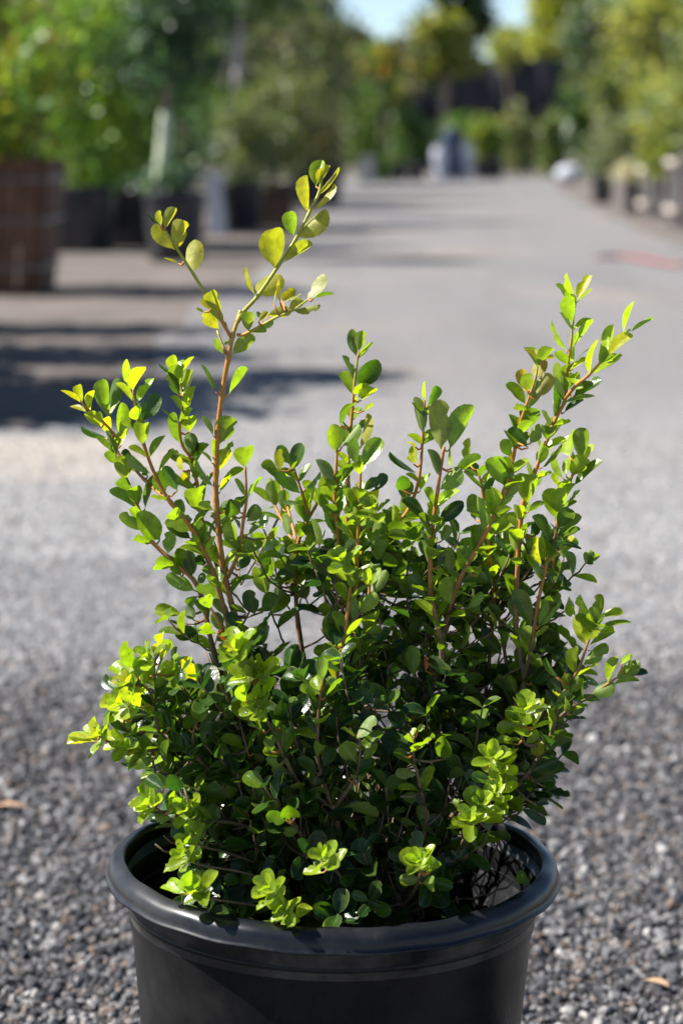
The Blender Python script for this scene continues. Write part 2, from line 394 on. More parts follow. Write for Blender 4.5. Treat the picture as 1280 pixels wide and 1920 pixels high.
# ------------------------------------------------------------------ the black nursery pot
POT_H = 0.262
pot_c = Vector((P(624, 1630).x - .004, POT_Y, 0))
def nursery_pot():
    H = POT_H
    t = empty('nursery_pot', pot_c)
    tag(t, 'round black plastic nursery pot with rolled rim holding the boxwood', 'plant pot')
    body = [(0, .002), (.100, .0), (.106, .004), (.1226, H - .058), (.1238, H - .044), (.1254, H - .039), (.1264, H - .020), (.1296, H - .0135), (.1304, H - .010),
            ]
    inner = [(.1304, H - .0102), (.1286, H - .010), (.1250, H - .040), (.1232, H - .043), (.1208, H - .054), (.103, .012), (0, .010)]
    v, f = lathe(inner, 112); w = mesh_obj('inner_wall', v, f, M['pot_in'], t, True); w['label'] = 'inner wall of the pot, sun sheen put into its grey'
    v, f = lathe(body, 112); b = mesh_obj('body', v, f, M['pot'], t, True)
    rim = [(.1284, H - .013), (.1285, H - .0020), (.1290, H - .0005), (.1302, H), (.1330, H - .0008), (.1364, H - .0026), (.1382, H - .0052), (.1390, H - .0088), (.1391, H - .0118), (.1402, H - .0122), (.1402, H - .0134),
           (.1386, H - .0136), (.1366, H - .0128), (.1350, H - .0105), (.1320, H - .009)]
    v, f = lathe(rim, 128, True)
    v = [(x * (1 + .0035 * math.sin(math.atan2(y, x) * 3 + .6)), y * (1 + .003 * math.sin(math.atan2(y, x) * 2)), z + .0012 * math.sin(math.atan2(y, x) * 2 + 1.1) + .0004 * math.sin(math.atan2(y, x) * 19)) for x, y, z in v]
    r = mesh_obj('rim', v, f, M['rim'], t, True)
    # raised mould ridge below the rim
    ridge = [(.1256, H - .026), (.1266, H - .0272), (.1268, H - .0285), (.1265, H - .0298), (.1252, H - .031)]
    v, f = lathe(ridge, 112); mesh_obj('ridge', v, f, M['pot'], t, True)
    t.rotation_euler = (0, R(.9), 0)
nursery_pot()
SOIL_Z = POT_H - .078
def soil():
    vs, fs = [(0, 0, 0)], []
    nr_, na = 16, 48
    for i in range(1, nr_ + 1):
        for k in range(na):
            a = 2 * math.pi * k / na; r = .1175 * i / nr_
            vs.append((r * math.cos(a), r * math.sin(a), rng.uniform(-.003, .004) + .006 * math.cos(i / nr_ * 1.5)))
    for k in range(na): fs.append((0, 1 + k, 1 + (k + 1) % na))
    for i in range(nr_ - 1):
        for k in range(na):
            a, b = 1 + i * na + k, 1 + i * na + (k + 1) % na
            fs.append((a, a + na, b + na, b))
    o = mesh_obj('potting_soil', vs, fs, M['soil'], None, False, (pot_c.x, pot_c.y, SOIL_Z))
    tag(o, 'dark crumbly potting soil filling the black nursery pot', 'soil', kind='stuff')
soil()

# ------------------------------------------------------------------ the boxwood
shrub = empty('boxwood_shrub', (pot_c.x, pot_c.y, SOIL_Z))
tag(shrub, 'leafy boxwood shrub with lime young tips growing in the black pot', 'shrub')
ORG = Vector(shrub.location)

# leaf blades: eight shapes shared by all the single leaves.  y = length (0..1), x = half width (-.5...5), z = upper face
def leaf_shape(seed):
    q = random.Random(seed)
    ts = [0, .07, .17, .32, .50, .68, .83, .94, 1.0]
    ws = [.05, .16, .52, .82, .98, 1.0, .89, .62, .18]
    us = [-1, -.55, 0, .55, 1]
    cup, bend, tw = q.uniform(.05, .20), q.uniform(-.12, .18), q.uniform(-.2, .2)
    fold = q.uniform(.0, .28); wide = q.uniform(.86, 1.04)
    notch = q.choice([0, .012, .02]); bite = q.choice([None, None, None, (3, 1), (5, -1), (6, 1)])
    ph = q.uniform(0, 6)
    vs, uvs, fs = [], [], []
    for ti, (t, w) in enumerate(zip(ts, ws)):
        for u in us:
            x = u * w * wide * .5 * (1 + .03 * math.sin(7 * t + ph))
            if bite and ti == bite[0] and u == bite[1]: x *= .62
            yy = t - (notch if (t == 1.0 and u == 0) else 0)
            z = cup * (abs(x) * 2) ** 1.6 * .5 + fold * abs(x) - bend * t * t + tw * x * t + .018 * math.sin(5 * t + ph + u * 2) * w
            if u == 0: z -= .012 * w
            vs.append((x, yy, z)); uvs.append((.5 + u * .5, t))
    n = len(us)
    for i in range(len(ts) - 1):
        for k in range(n - 1): fs.append((i*n+k, i*n+k+1, (i+1)*n+k+1, (i+1)*n+k))
    return np.array(vs), np.array(uvs), fs
SHAPES = [leaf_shape(100 + k) for k in range(14)]
LEAF_ME = []
for v, uv, f in SHAPES:
    me = bpy.data.meshes.new('leaf'); me.from_pydata([tuple(a) for a in v], [], f)
    ul = me.uv_layers.new(name='UVMap')
    idx = np.empty(len(me.loops), 'i'); me.loops.foreach_get('vertex_index', idx)
    ul.data.foreach_set('uv', uv[idx].astype('f').ravel())
    me.polygons.foreach_set('use_smooth', [True] * len(me.polygons)); me.materials.append(M['leaf']); LEAF_ME.append(me)

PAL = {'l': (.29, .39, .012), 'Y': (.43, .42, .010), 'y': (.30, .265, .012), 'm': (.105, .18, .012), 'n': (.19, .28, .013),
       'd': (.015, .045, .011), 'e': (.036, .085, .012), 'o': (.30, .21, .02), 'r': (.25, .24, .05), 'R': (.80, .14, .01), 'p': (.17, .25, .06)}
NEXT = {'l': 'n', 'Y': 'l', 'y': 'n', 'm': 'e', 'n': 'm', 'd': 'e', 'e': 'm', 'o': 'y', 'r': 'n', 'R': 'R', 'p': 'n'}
LEAVES = []      # (matrix 4x4, colour, shape, apparent size)
def add_leaf(base, tips, width, code, rolls, faces, size):
    """of the poses that look alike from the drive, young blades take the one that faces the light, old inner ones the shaded one"""
    best = None
    for tip in tips:
        y0 = tip - base; ln = y0.length
        if ln < 1e-5: continue
        y = y0.normalized()
        v = (Vector((0, 0, CAM_H)) - base).normalized()
        z0 = (v - y * v.dot(y))
        z0 = z0.normalized() if z0.length > 1e-3 else Vector((0, 0, 1))
        for face in faces:
            for roll in rolls:
                z = Quaternion(y, roll) @ (z0 if face else -z0)
                dt = z.dot(to_sun)
                sco = (dt * 1.6 if code in 'lY' else abs(dt) if code in 'yonrp' else -abs(dt) if code == 'd' else 0) + rng.uniform(0, .35) + (.25 * z.z if code in 'lYmn' else 0)
                if best is None or sco > best[0]: best = (sco, y, z, ln, roll)
    _, y, z, ln, roll = best
    width *= min(1.28, max(1.0, math.cos(min(abs(r) for r in rolls)) / max(.2, math.cos(roll))))
    x = y.cross(z)
    m = Matrix(((x.x*width, y.x*ln, z.x*ln, base.x), (x.y*width, y.y*ln, z.y*ln, base.y), (x.z*width, y.z*ln, z.z*ln, base.z), (0, 0, 0, 1)))
    k = rng.random() * (.2 if code in 'Yyl' else .45); c2 = PAL[NEXT[code]]
    c = tuple(a * (1 - k) + b * k for a, b in zip(PAL[code], c2)); j = rng.uniform(.78, 1.25); h = rng.uniform(.88, 1.14)
    LEAVES.append((m, (c[0] * j * h, c[1] * j, c[2] * j), rng.randrange(len(SHAPES)), size))

# stems as seen, in photograph pixels, each vertex with its own distance behind the pot's axis; (radius mm start, end)
STEMS = [
 (2.6, .8, [(612,1752,0),(560,1500,.0),(490,1320,-.005),(445,1170,-.01),(423,1090,-.012),(415,1045,-.012),(405,940,-.012),(405,885,-.012),(408,810,-.014),(416,740,-.014),(428,672,-.016),(436,631,-.018),(451,592,-.016),(484,554,-.012),(522,498,-.008),(555,447,-.004),(579,400,0),(597,364,.004),(603,332,.006)]),
 (1.7, 1.5, [(445,604,-.016),(452,582,-.015)]),
 (1.2, .6, [(434,634,-.018),(400,575,-.022),(362,513,-.026),(331,465,-.03),(309,430,-.032)]),
 (1.1, .5, [(445,628,-.017),(463,625,-.02),(516,596,-.03),(549,582,-.034),(579,560,-.038)]),
 (1.0, .6, [(424,664,-.016),(407,620,-.01)]),
 (2.2, .6, [(596,1752,.01),(500,1500,.0),(440,1350,-.0),(400,1220,.0),(372,1102,.0),(320,1050,.0),(272,1000,.004),(262,960,.006),(236,897,.008),(217,860,.008),(212,815,.006),(192,790,.004),(162,765,.0),(152,752,.0)]),
 (1.7, .7, [(432,1190,-.012),(402,1080,-.02),(362,995,-.026),(320,942,-.03),(295,900,-.03),(270,835,-.032),(260,795,-.033),(251,742,-.036)]),
 (1.2, .6, [(312,935,-.028),(272,900,.01),(250,877,.016),(222,850,.02),(206,800,.024),(203,768,.026)]),
 (1.4, .6, [(420,1100,.01),(385,995,.02),(375,955,.022),(370,910,.022),(357,860,.02),(342,835,.02),(337,797,.018),(345,755,.016),(335,705,.016)]),
 (1.3, .7, [(428,1082,-.014),(447,1035,-.03),(457,970,-.036),(462,935,-.036),(460,875,-.038)]),
 (1.4, .7, [(470,1290,-.0),(420,1185,-.03),(392,1135,-.034)]),
 (2.2, .8, [(630,1752,.03),(600,1400,.04),(560,1180,.04),(555,1040,.04),(575,980,.04),(590,952,.04),(602,930,.04)]),
 (1.1, .6, [(556,1030,.042),(522,962,.07),(500,915,.08)]),
 (1.1, .6, [(556,1015,.042),(535,935,.075),(528,905,.08)]),
 (1.1, .6, [(580,968,.04),(567,927,.03),(550,875,.03)]),
 (1.7, .8, [(640,1752,.0),(650,1400,.02),(640,1100,.01),(628,945,.005),(630,880,.005),(632,843,.005)]),
 (1.5, .8, [(655,1300,.015),(668,1080,.0),(674,937,-.01),(676,872,-.012)]),
 (1.8, .7, [(655,1752,.06),(660,1300,.07),(652,1000,.06),(652,895,.05),(660,770,.05),(665,712,.05),(670,672,.05)]),
 (1.7, .8, [(640,1752,-.02),(618,1520,-.03),(622,1380,-.04),(635,1240,-.05),(645,1197,-.05),(655,1117,-.05),(662,1068,-.05)]),
 (1.3, .7, [(645,1190,-.048),(690,1120,-.035),(686,1080,-.034)]),
 (3.3, .9, [(690,1752,.0),(706,1560,-.0),(712,1480,.0),(740,1405,.0),(785,1330,-.004),(823,1258,-.008),(827,1210,-.01),(817,1160,-.012),(807,1112,-.014),(806,1040,-.016),(809,1000,-.018),(820,920,-.02),(832,838,-.024)]),
 (1.6, .7, [(690,1110,.03),(720,1010,.03),(737,985,.03),(765,957,.03),(785,897,.03),(792,820,.03),(796,765,.03)]),
 (1.6, .6, [(830,1190,-.0),(860,1090,-.02),(907,1005,-.024),(945,920,-.026),(962,855,-.026),(972,803,-.026),(985,763,-.026),(1003,710,-.026),(1008,680,-.026)]),
 (2.6, .6, [(720,1752,.02),(800,1600,.02),(890,1470,.01),(972,1308,.0),(982,1268,.0),(974,1230,.0),(966,1160,.0),(971,1042,.0),(980,945,.0),(1000,890,.002),(1040,787,.004),(1057,755,.004),(1062,720,.004),(1064,680,.004),(1070,643,.004),(1073,604,.004),(1078,556,.004)]),
 (1.2, .5, [(1058,748,.004),(1080,722,-.004),(1102,704,-.008),(1136,667,-.012),(1168,627,-.016),(1181,618,-.018)]),
 (1.6, .7, [(980,1275,-.002),(995,1215,-.018),(1006,1140,-.022),(1020,1075,-.026),(1026,1040,-.028)]),
 (1.6, .7, [(976,1290,.004),(1010,1215,.012),(1026,1170,.014),(1038,1040,.014),(1046,970,.014),(1058,930,.014),(1075,885,.014),(1084,868,.014)]),
 (1.4, .7, [(965,1310,.02),(950,1250,.025),(935,1160,.03),(930,1120,.03)]),
 (1.4, .7, [(900,1400,.03),(920,1200,.03),(925,1105,.02),(915,1015,.02),(905,930,.02),(895,880,.02)]),
 (2.0, .6, [(735,1752,-.01),(850,1600,-.02),(960,1482,-.03),(1010,1422,-.035),(1035,1370,-.04),(1050,1310,-.04),(1082,1258,-.04),(1106,1192,-.042),(1120,1161,-.044)]),
 (1.1, .5, [(1040,1352,-.04),(1072,1325,-.046),(1100,1310,-.05),(1112,1301,-.052),(1143,1279,-.056),(1170,1262,-.058)]),
 (1.2, .5, [(1020,1400,-.037),(985,1395,-.05),(978,1370,-.055),(985,1330,-.06)]),
 (1.2, .5, [(985,1450,-.033),(945,1450,-.055),(925,1445,-.062),(918,1428,-.066)]),
 (1.2, .5, [(960,1480,-.03),(935,1500,-.06),(910,1528,-.075),(898,1520,-.08)]),
 (1.1, .5, [(910,1530,-.075),(880,1545,-.085)]),
 (1.9, .6, [(600,1752,-.01),(520,1560,-.02),(400,1440,-.03),(306,1384,-.035),(290,1325,-.04),(281,1297,-.042),(262,1280,-.045)]),
 (1.1, .5, [(300,1320,-.04),(290,1270,-.042),(292,1235,-.042)]),
 (1.2, .5, [(306,1385,-.035),(262,1372,-.045),(235,1368,-.05),(236,1330,-.055)]),
 (1.2, .5, [(330,1400,-.033),(262,1410,-.045),(240,1405,-.05),(196,1387,-.058),(186,1383,-.06)]),
 (1.9, .7, [(650,1752,-.03),(632,1540,-.05),(610,1505,-.052),(567,1480,-.058),(537,1427,-.065),(512,1372,-.07),(495,1340,-.072),(478,1285,-.075),(455,1235,-.078),(448,1205,-.078)]),
 (1.5, .7, [(622,1515,-.05),(612,1480,-.058),(595,1420,-.064),(597,1345,-.068),(600,1295,-.07)]),
 (1.3, .6, [(628,1512,-.05),(645,1490,-.065),(667,1455,-.075),(676,1400,-.08),(672,1385,-.08)]),
 (1.5, .6, [(735,1752,-.04),(795,1560,-.06),(786,1470,-.07),(775,1422,-.074),(776,1380,-.076)]),
 (1.3, .6, [(440,1450,-.03),(380,1430,-.04),(362,1380,-.045),(380,1330,-.05)]),
 (1.2, .6, [(500,1560,-.03),(420,1540,-.05),(340,1545,-.07),(290,1512,-.075)]),
 (1.2, .6, [(540,1640,-.03),(430,1600,-.06),(370,1580,-.08),(362,1525,-.082)]),
 (1.1, .6, [(560,1680,-.03),(470,1640,-.07),(378,1622,-.09),(350,1612,-.092)]),
 (1.2, .6, [(590,1720,-.03),(490,1700,-.08),(400,1686,-.105),(352,1672,-.108)]),
 (1.3, .7, [(610,1730,-.03),(570,1705,-.08),(530,1690,-.112),(512,1672,-.118)]),
 (1.1, .6, [(560,1712,-.10),(545,1722,-.118),(540,1708,-.122)]),
 (1.3, .7, [(650,1720,-.03),(640,1650,-.07),(622,1625,-.10),(614,1618,-.104)]),
 (1.3, .7, [(720,1730,-.03),(770,1680,-.07),(788,1640,-.10),(790,1630,-.104)]),
 (1.2, .6, [(600,1620,-.03),(560,1560,-.07),(548,1545,-.085),(552,1535,-.088)]),
 (1.3, .7, [(560,1620,.0),(500,1500,-.03),(470,1430,-.05),(462,1400,-.055)]),
 (1.2, .6, [(880,1660,-.01),(915,1630,-.03),(930,1590,-.04),(935,1570,-.045)]),
]
def stem_age(i, n, r0, r1, ypx): return max(0.0, min(1.0, (1180 - ypx) / 260 * .25 + .30 + .35 * (i / max(1, n - 1)) * (1.25 - min(1.0, r0 / 2.6))))
STEM_PATHS = []
stem_px = []                                   # sampled (px, py, dep) of the stems for hanging leaves on them
def make_stem(path, r0, r1, name='stem'):
    sm = smooth_path(path, 5)
    pts3 = [P(*q) for q in sm]; n = len(pts3)
    rad = []
    for i in range(n):
        r = (r0 + (r1 - r0) * i / (n - 1)) * .001
        if i % 5 == 0 and 0 < i < n - 1: r *= 1.22          # leaf nodes
        rad.append(r)
    if sm[0][1] > 1745: pts3[0].z = min(pts3[0].z, SOIL_Z + .002); rad[0] *= 1.5
    v, f = tube_vf([p - ORG for p in pts3], rad, 7, .12)
    o = mesh_obj(name, v, f, M['stem'], shrub, True)
    age = o.data.attributes.new('age', 'FLOAT', 'POINT')
    vals = []
    for i in range(n):
        a = stem_age(i, n, r0, r1, sm[i][1])
        vals += [a] * 7
    age.data.foreach_set('value', vals)
    return sm
for r0, r1, path in STEMS:
    if path[0][1] > 1745:
        path = [(x, y, d + .035 * max(0, min(1, (y - 1500) / 120)) * (1 if d > -.05 else .3)) for x, y, d in path]
        r0 *= .85
    elif path[0][1] > 1600: r0 *= .75
    sm = make_stem(path, r0, r1); STEM_PATHS.append(sm)
    for a, b in zip(sm[:-1], sm[1:]):
        for k in range(3): stem_px.append(a + (b - a) * k / 3)
stem_px = np.array(stem_px)

# leaves read off the shoots one by one: base x y, tip x y, width, tint; per tile of the photograph (origin, enlargement)
TILES = [
 (270, 290, 3.368, """
310 745 325 555 145 y;220 690 135 645 25 y;205 600 245 425 125 y;195 600 75 440 80 y;130 470 200 340 70 y;110 450 95 355 45 y;100 440 25 370 22 d
490 1000 420 870 110 y;430 980 360 920 50 y;475 1100 385 1000 100 y;380 995 335 970 25 n;500 1070 430 980 50 n;525 1120 470 1020 30 m;500 1255 445 1165 45 n;505 1200 535 1175 25 n;560 1260 690 1145 100 n
825 715 810 460 185 y;880 680 1065 575 60 y;720 890 855 745 180 y;700 885 645 715 40 y;960 520 1160 365 130 y;945 510 915 360 100 n;1040 370 1035 135 70 y;1070 350 1205 195 45 y;1095 260 1230 85 60 y;1085 200 1110 35 85 n;1105 180 1105 90 40 y;1130 150 1170 70 40 y
660 1115 655 990 95 n;680 1125 770 1100 40 n;720 1090 815 1050 50 p;725 1055 780 995 50 y;735 1030 715 995 30 d;780 1015 925 985 75 y;820 940 835 820 20 y;860 935 850 790 30 y;880 930 985 875 25 y;870 920 945 850 80 y;900 880 945 780 75 y;915 975 1000 920 70 y;940 985 1105 940 65 y;1030 915 1150 775 95 y;1070 905 1195 880 12 m"""),
 (110, 660, 4.0, """
170 380 25 285 50 Y;180 370 150 250 75 Y;240 440 250 290 55 Y;210 450 90 405 45 Y;310 560 220 440 110 Y;390 610 340 490 95 Y;330 500 300 450 40 l;360 640 170 570 40 e;395 690 310 655 35 Y;430 700 370 590 35 m;470 700 530 575 50 Y;460 620 480 390 105 n;360 450 320 210 115 n;390 420 460 205 120 e;350 230 360 195 40 l
560 290 470 70 70 l;560 280 625 110 80 Y;555 370 440 230 45 l;590 380 720 215 100 l;600 510 585 405 100 l;640 510 740 320 140 e;570 590 560 480 60 d;635 700 640 545 130 n;500 960 490 780 140 n;540 870 500 730 90 d;430 840 370 740 80 n;430 810 370 590 35 e;690 910 550 770 60 e;610 1190 410 1015 70 e;600 1150 560 1010 120 n;650 1180 710 920 40 m;750 910 850 730 45 n;840 1110 700 1085 50 n;770 1060 775 920 150 e;670 930 640 880 60 n
890 150 830 30 95 l;890 180 755 85 30 e;915 150 1005 35 50 l;925 330 985 135 140 l;900 320 830 160 90 e;960 450 1015 260 65 l;940 470 850 330 40 m;980 600 980 460 130 n;920 690 850 460 100 n;990 800 990 610 120 m;1020 790 1050 680 40 d;930 630 890 600 45 l;890 830 840 730 80 e;930 890 890 790 60 Y;980 980 950 890 75 Y;1050 1200 1030 1010 160 n;950 1000 780 910 30 e;890 1040 810 860 90 m;1160 1190 1050 1140 60 n;1160 1010 1035 815 65 e;1180 300 1060 110 25 m;1160 630 1070 490 45 m;1150 830 1070 735 25 m"""),
 (350, 660, 4.0, """
315 320 460 130 30 n;245 690 330 490 155 n;440 690 400 480 120 m;460 700 620 595 50 l;435 865 430 685 160 n;385 680 320 630 25 m;265 740 340 680 60 p;245 890 310 740 110 Y;195 790 190 660 40 n;250 1000 405 860 50 n;250 1050 360 910 35 l;460 1090 565 940 45 n;445 1090 385 945 40 n;390 1190 410 1080 90 m;440 1240 550 1165 100 m;180 1230 370 1200 70 n;300 1190 320 1130 120 e
640 1130 490 1020 80 n;620 1030 620 950 60 p;690 950 560 840 80 m;700 890 690 730 80 y;770 840 690 705 85 e;790 880 860 690 120 e;790 910 830 810 40 n;850 1060 670 910 110 e;890 1030 1000 900 55 p;720 1180 740 1040 90 n;880 1270 850 1070 95 n;1040 1220 980 1030 70 p;1110 545 1060 355 80 m;1120 750 1100 550 130 n;1165 710 1280 540 90 p;1150 560 1230 380 30 m;1090 1020 960 820 95 e;1140 1000 1260 850 40 n;1250 210 1170 30 65 m;1230 1100 1160 930 30 e"""),
 (580, 600, 4.0, """
350 270 320 75 90 m;370 230 400 85 90 n;365 290 470 170 45 n;370 500 500 310 160 e;390 600 470 500 110 Y;460 500 535 430 25 Y;330 750 340 650 120 n;350 640 340 570 70 l;410 680 480 640 50 l;240 790 310 630 40 m;385 960 420 705 105 y;460 880 490 800 70 d;500 870 555 790 50 d;350 1080 330 890 100 e;400 1100 530 890 130 n;230 1240 340 1095 35 n;310 1270 245 1180 30 d;400 1280 580 1170 110 d
850 850 790 585 110 m;865 600 860 460 30 l;890 640 940 490 70 e;880 660 845 600 25 l;860 900 900 850 50 l;800 1080 790 940 80 Y;790 950 730 905 20 Y;780 1080 730 1030 25 Y;800 1150 600 1005 40 e;820 1220 725 1150 30 l;830 1280 900 1150 60 l;985 970 965 605 180 r;1060 690 1080 405 180 p;1050 970 1220 650 150 n;985 480 1060 340 130 y;950 590 940 530 60 y;960 460 900 390 35 l;1030 340 1000 275 25 y;1075 335 1120 295 25 o;960 1160 900 970 80 e;980 1270 1140 1130 150 n;1190 1070 1190 890 80 l;1090 1130 1280 1030 100 l;1070 1110 1050 970 30 l;1130 1270 1260 1195 60 l;1240 1010 1240 810 120 m;1190 700 1230 640 80 m;1250 790 1275 650 40 m;700 1280 700 1190 120 e"""),
 (900, 500, 3.765, """
650 390 640 205 110 l;625 230 620 165 55 l;665 215 610 50 30 l;680 230 780 75 85 Y;605 590 505 390 45 l;640 590 775 380 35 l;615 690 540 600 80 l;650 680 650 570 60 l;660 680 745 570 20 l;650 720 740 640 60 Y;610 770 650 690 80 l;570 860 530 680 85 n;580 850 630 690 70 n;690 840 650 760 90 l;670 860 720 840 40 l;655 920 850 800 95 e;590 1030 720 935 30 e;540 1000 540 920 50 Y;520 1070 505 850 40 e;770 760 790 515 22 l;790 760 970 640 75 l;890 620 930 420 100 l;895 625 1060 485 85 Y;1010 470 1050 245 40 l;1060 460 1215 360 35 n
400 640 315 590 45 o;400 630 380 585 60 y;440 640 460 610 50 o;460 650 515 630 30 o;410 780 410 645 125 o;300 860 290 725 75 o;330 880 330 755 100 n;320 970 185 830 70 n;340 1000 420 820 110 n;400 920 490 760 110 o;330 1010 250 990 60 n;330 1150 360 1010 150 n;270 1120 270 1060 40 o;350 1250 430 1115 90 n;335 1280 205 1150 75 e;615 1180 515 1000 65 l;640 1190 710 1000 85 l;580 1240 570 1150 60 l"""),
 (820, 780, 4.0, """
780 390 950 240 60 e;985 300 1000 150 150 l;930 220 920 100 60 l;1080 330 1080 90 120 n;1110 220 1220 110 120 y;1110 330 1130 205 95 l;1160 260 1180 170 80 l;1020 520 1240 350 100 m;940 470 870 270 45 p;960 450 990 320 80 l;920 530 890 420 40 l;1060 410 1010 270 25 l;970 590 970 475 100 l;890 770 890 560 185 n;930 760 1060 560 60 p;920 900 1060 740 90 m;930 920 1070 860 30 e;930 990 1015 900 50 Y;920 1040 1055 960 35 n;860 980 830 830 115 l;800 1090 790 910 100 l;780 1120 720 915 60 Y;800 1120 915 1030 50 l;800 1250 670 1050 70 n;840 1160 860 1080 60 l;840 1280 890 1070 110 e;890 1230 1000 1090 40 m;730 900 740 800 80 d
670 660 680 450 180 n;680 720 790 650 50 m;500 520 420 320 170 n;560 480 500 310 100 n;560 360 550 200 50 o;540 300 500 190 100 e;510 620 590 450 120 p;400 890 590 740 120 n;345 900 290 615 60 p;230 1100 250 920 140 n;600 1030 560 850 110 n;660 1010 720 890 70 n;280 780 250 590 100 m;240 870 190 710 100 e;350 650 430 470 80 m;0 650 120 580 60 l;10 800 180 650 110 d;30 940 80 820 80 p;90 1190 60 1010 110 n;20 1130 30 1020 60 d;170 1250 370 1220 70 m;300 1200 300 1130 80 n;330 1100 440 980 50 p;470 980 480 860 100 e;580 1270 520 1190 60 m"""),
 (200, 920, 4.0, """
400 370 250 180 170 n;260 300 105 180 110 n;430 250 350 120 120 d;460 470 480 310 110 n;580 630 540 440 125 n;560 640 460 500 90 m;640 640 620 450 120 d;660 750 455 635 110 n;885 820 680 725 95 n;680 790 610 860 90 m;770 940 700 810 110 m;920 940 800 820 90 e;560 930 365 890 95 n;600 1000 480 960 30 d;690 1050 520 1080 120 d;830 1070 695 1045 55 n;650 970 610 870 90 e;640 210 485 220 130 n;630 360 470 240 90 d;800 400 690 305 70 n;830 540 680 390 80 m;830 630 765 510 50 e;780 630 740 570 80 m;850 260 885 155 190 n;960 430 910 240 110 n;1000 290 945 195 40 m;1050 230 1150 130 90 n;1060 330 1205 225 65 p;985 505 1010 440 130 n;1000 590 1060 490 80 e;920 680 1100 650 55 n;1200 780 1110 575 90 p;1110 930 1060 750 130 d;1050 920 925 860 60 m;1170 910 1260 760 130 e;950 190 930 90 120 e
910 1130 830 1060 50 R;720 560 700 480 90 d;700 700 720 620 60 m;1000 1010 930 970 50 n;1130 1130 990 970 60 m;1160 1040 1240 920 30 m"""),
 (480, 880, 4.0, """
540 340 460 150 85 n;360 380 320 200 85 n;570 470 590 275 130 n;700 360 690 210 100 m;480 590 400 380 75 n;640 520 560 360 80 m;880 300 920 95 120 Y;780 370 700 300 110 l;900 350 760 290 80 l;900 330 1090 270 70 l;870 440 790 400 110 l;830 250 730 260 60 l;790 590 850 480 140 n;1010 220 1020 90 70 y;1120 240 1120 80 125 e;1270 400 1090 240 70 e;1060 640 1190 510 90 n;1030 580 1010 440 120 d
720 740 610 590 60 l;770 690 790 620 60 Y;750 720 720 610 50 l;790 730 850 650 50 l;690 840 610 740 90 l;720 950 760 720 90 n;850 940 980 770 100 n;840 760 930 670 110 n;870 1230 880 1070 125 l;800 1250 710 1160 80 l;590 1280 590 1070 140 e;540 1110 500 1000 100 n;640 1060 660 910 110 n;720 1100 820 960 35 n;90 940 0 750 85 p;110 1090 190 915 170 m;480 660 560 590 120 d;300 700 430 700 100 e;170 880 280 780 60 n;380 870 300 760 60 e;430 580 400 490 90 d;60 520 130 480 60 o;250 640 240 540 90 m"""),
 (760, 1000, 4.0, """
200 200 230 95 140 n;330 310 320 110 110 n;410 410 610 345 70 n;340 540 330 330 160 n;160 480 40 310 120 e;700 650 650 430 150 m;820 490 750 310 85 n;820 630 810 490 110 m;940 700 840 430 130 m;1000 690 1040 500 100 n;1000 700 1180 520 60 p;1090 540 1140 440 80 p;860 820 920 690 80 e;1020 860 1110 670 110 e;880 1060 910 860 190 n;930 1000 1090 890 70 d;950 1120 1060 1010 120 d;830 1240 770 1070 90 n;900 1220 980 1130 100 n;720 910 570 740 120 e;770 990 690 1040 90 d;750 870 790 690 60 n;580 1080 690 1010 100 l;780 1220 590 1090 50 d;500 740 550 640 110 e;470 560 580 450 80 n;540 640 430 600 60 n;470 900 360 780 120 m;60 1070 50 850 120 m;240 1000 160 860 90 d;430 1110 440 950 110 m;630 1200 440 1200 60 d;1130 1080 1050 950 30 e;150 1030 150 925 50 R"""),
 (120, 1170, 4.0, """
530 330 440 150 130 l;490 400 360 300 120 l;460 390 570 300 50 l;570 400 580 250 60 l;670 280 575 160 45 l;690 240 735 140 100 Y;730 150 735 75 75 l;720 290 815 155 40 l;610 380 740 350 60 l;480 650 285 590 130 Y;500 590 440 480 100 l;570 620 570 470 150 l;510 720 520 610 80 l;470 740 310 700 80 Y;230 880 30 900 60 Y;250 850 40 830 60 l;270 810 150 760 70 l;260 800 230 695 35 l;320 870 320 740 50 l;420 880 320 840 90 l;300 890 185 1000 40 n;430 920 300 930 60 l;470 940 400 870 60 n;490 920 500 840 40 l;680 1010 475 1010 150 n;750 1020 640 1050 90 l;770 1060 750 870 60 m;640 830 500 800 90 d;690 540 780 470 100 e;760 640 720 560 80 d
960 940 770 870 150 e;990 740 1060 560 140 m;940 790 930 690 100 e;1020 780 1140 670 70 n;990 430 900 260 115 Y;1000 450 860 410 45 l;1030 440 1000 300 110 e;1150 430 1060 300 100 d;1190 410 1150 320 40 Y;740 1240 620 1150 110 e;690 1130 580 1160 40 l;990 1230 790 1205 50 p;870 1250 800 1130 130 d;620 1280 570 1205 50 l;540 1060 430 1040 40 d;740 700 660 780 60 e;800 780 760 660 70 d"""),
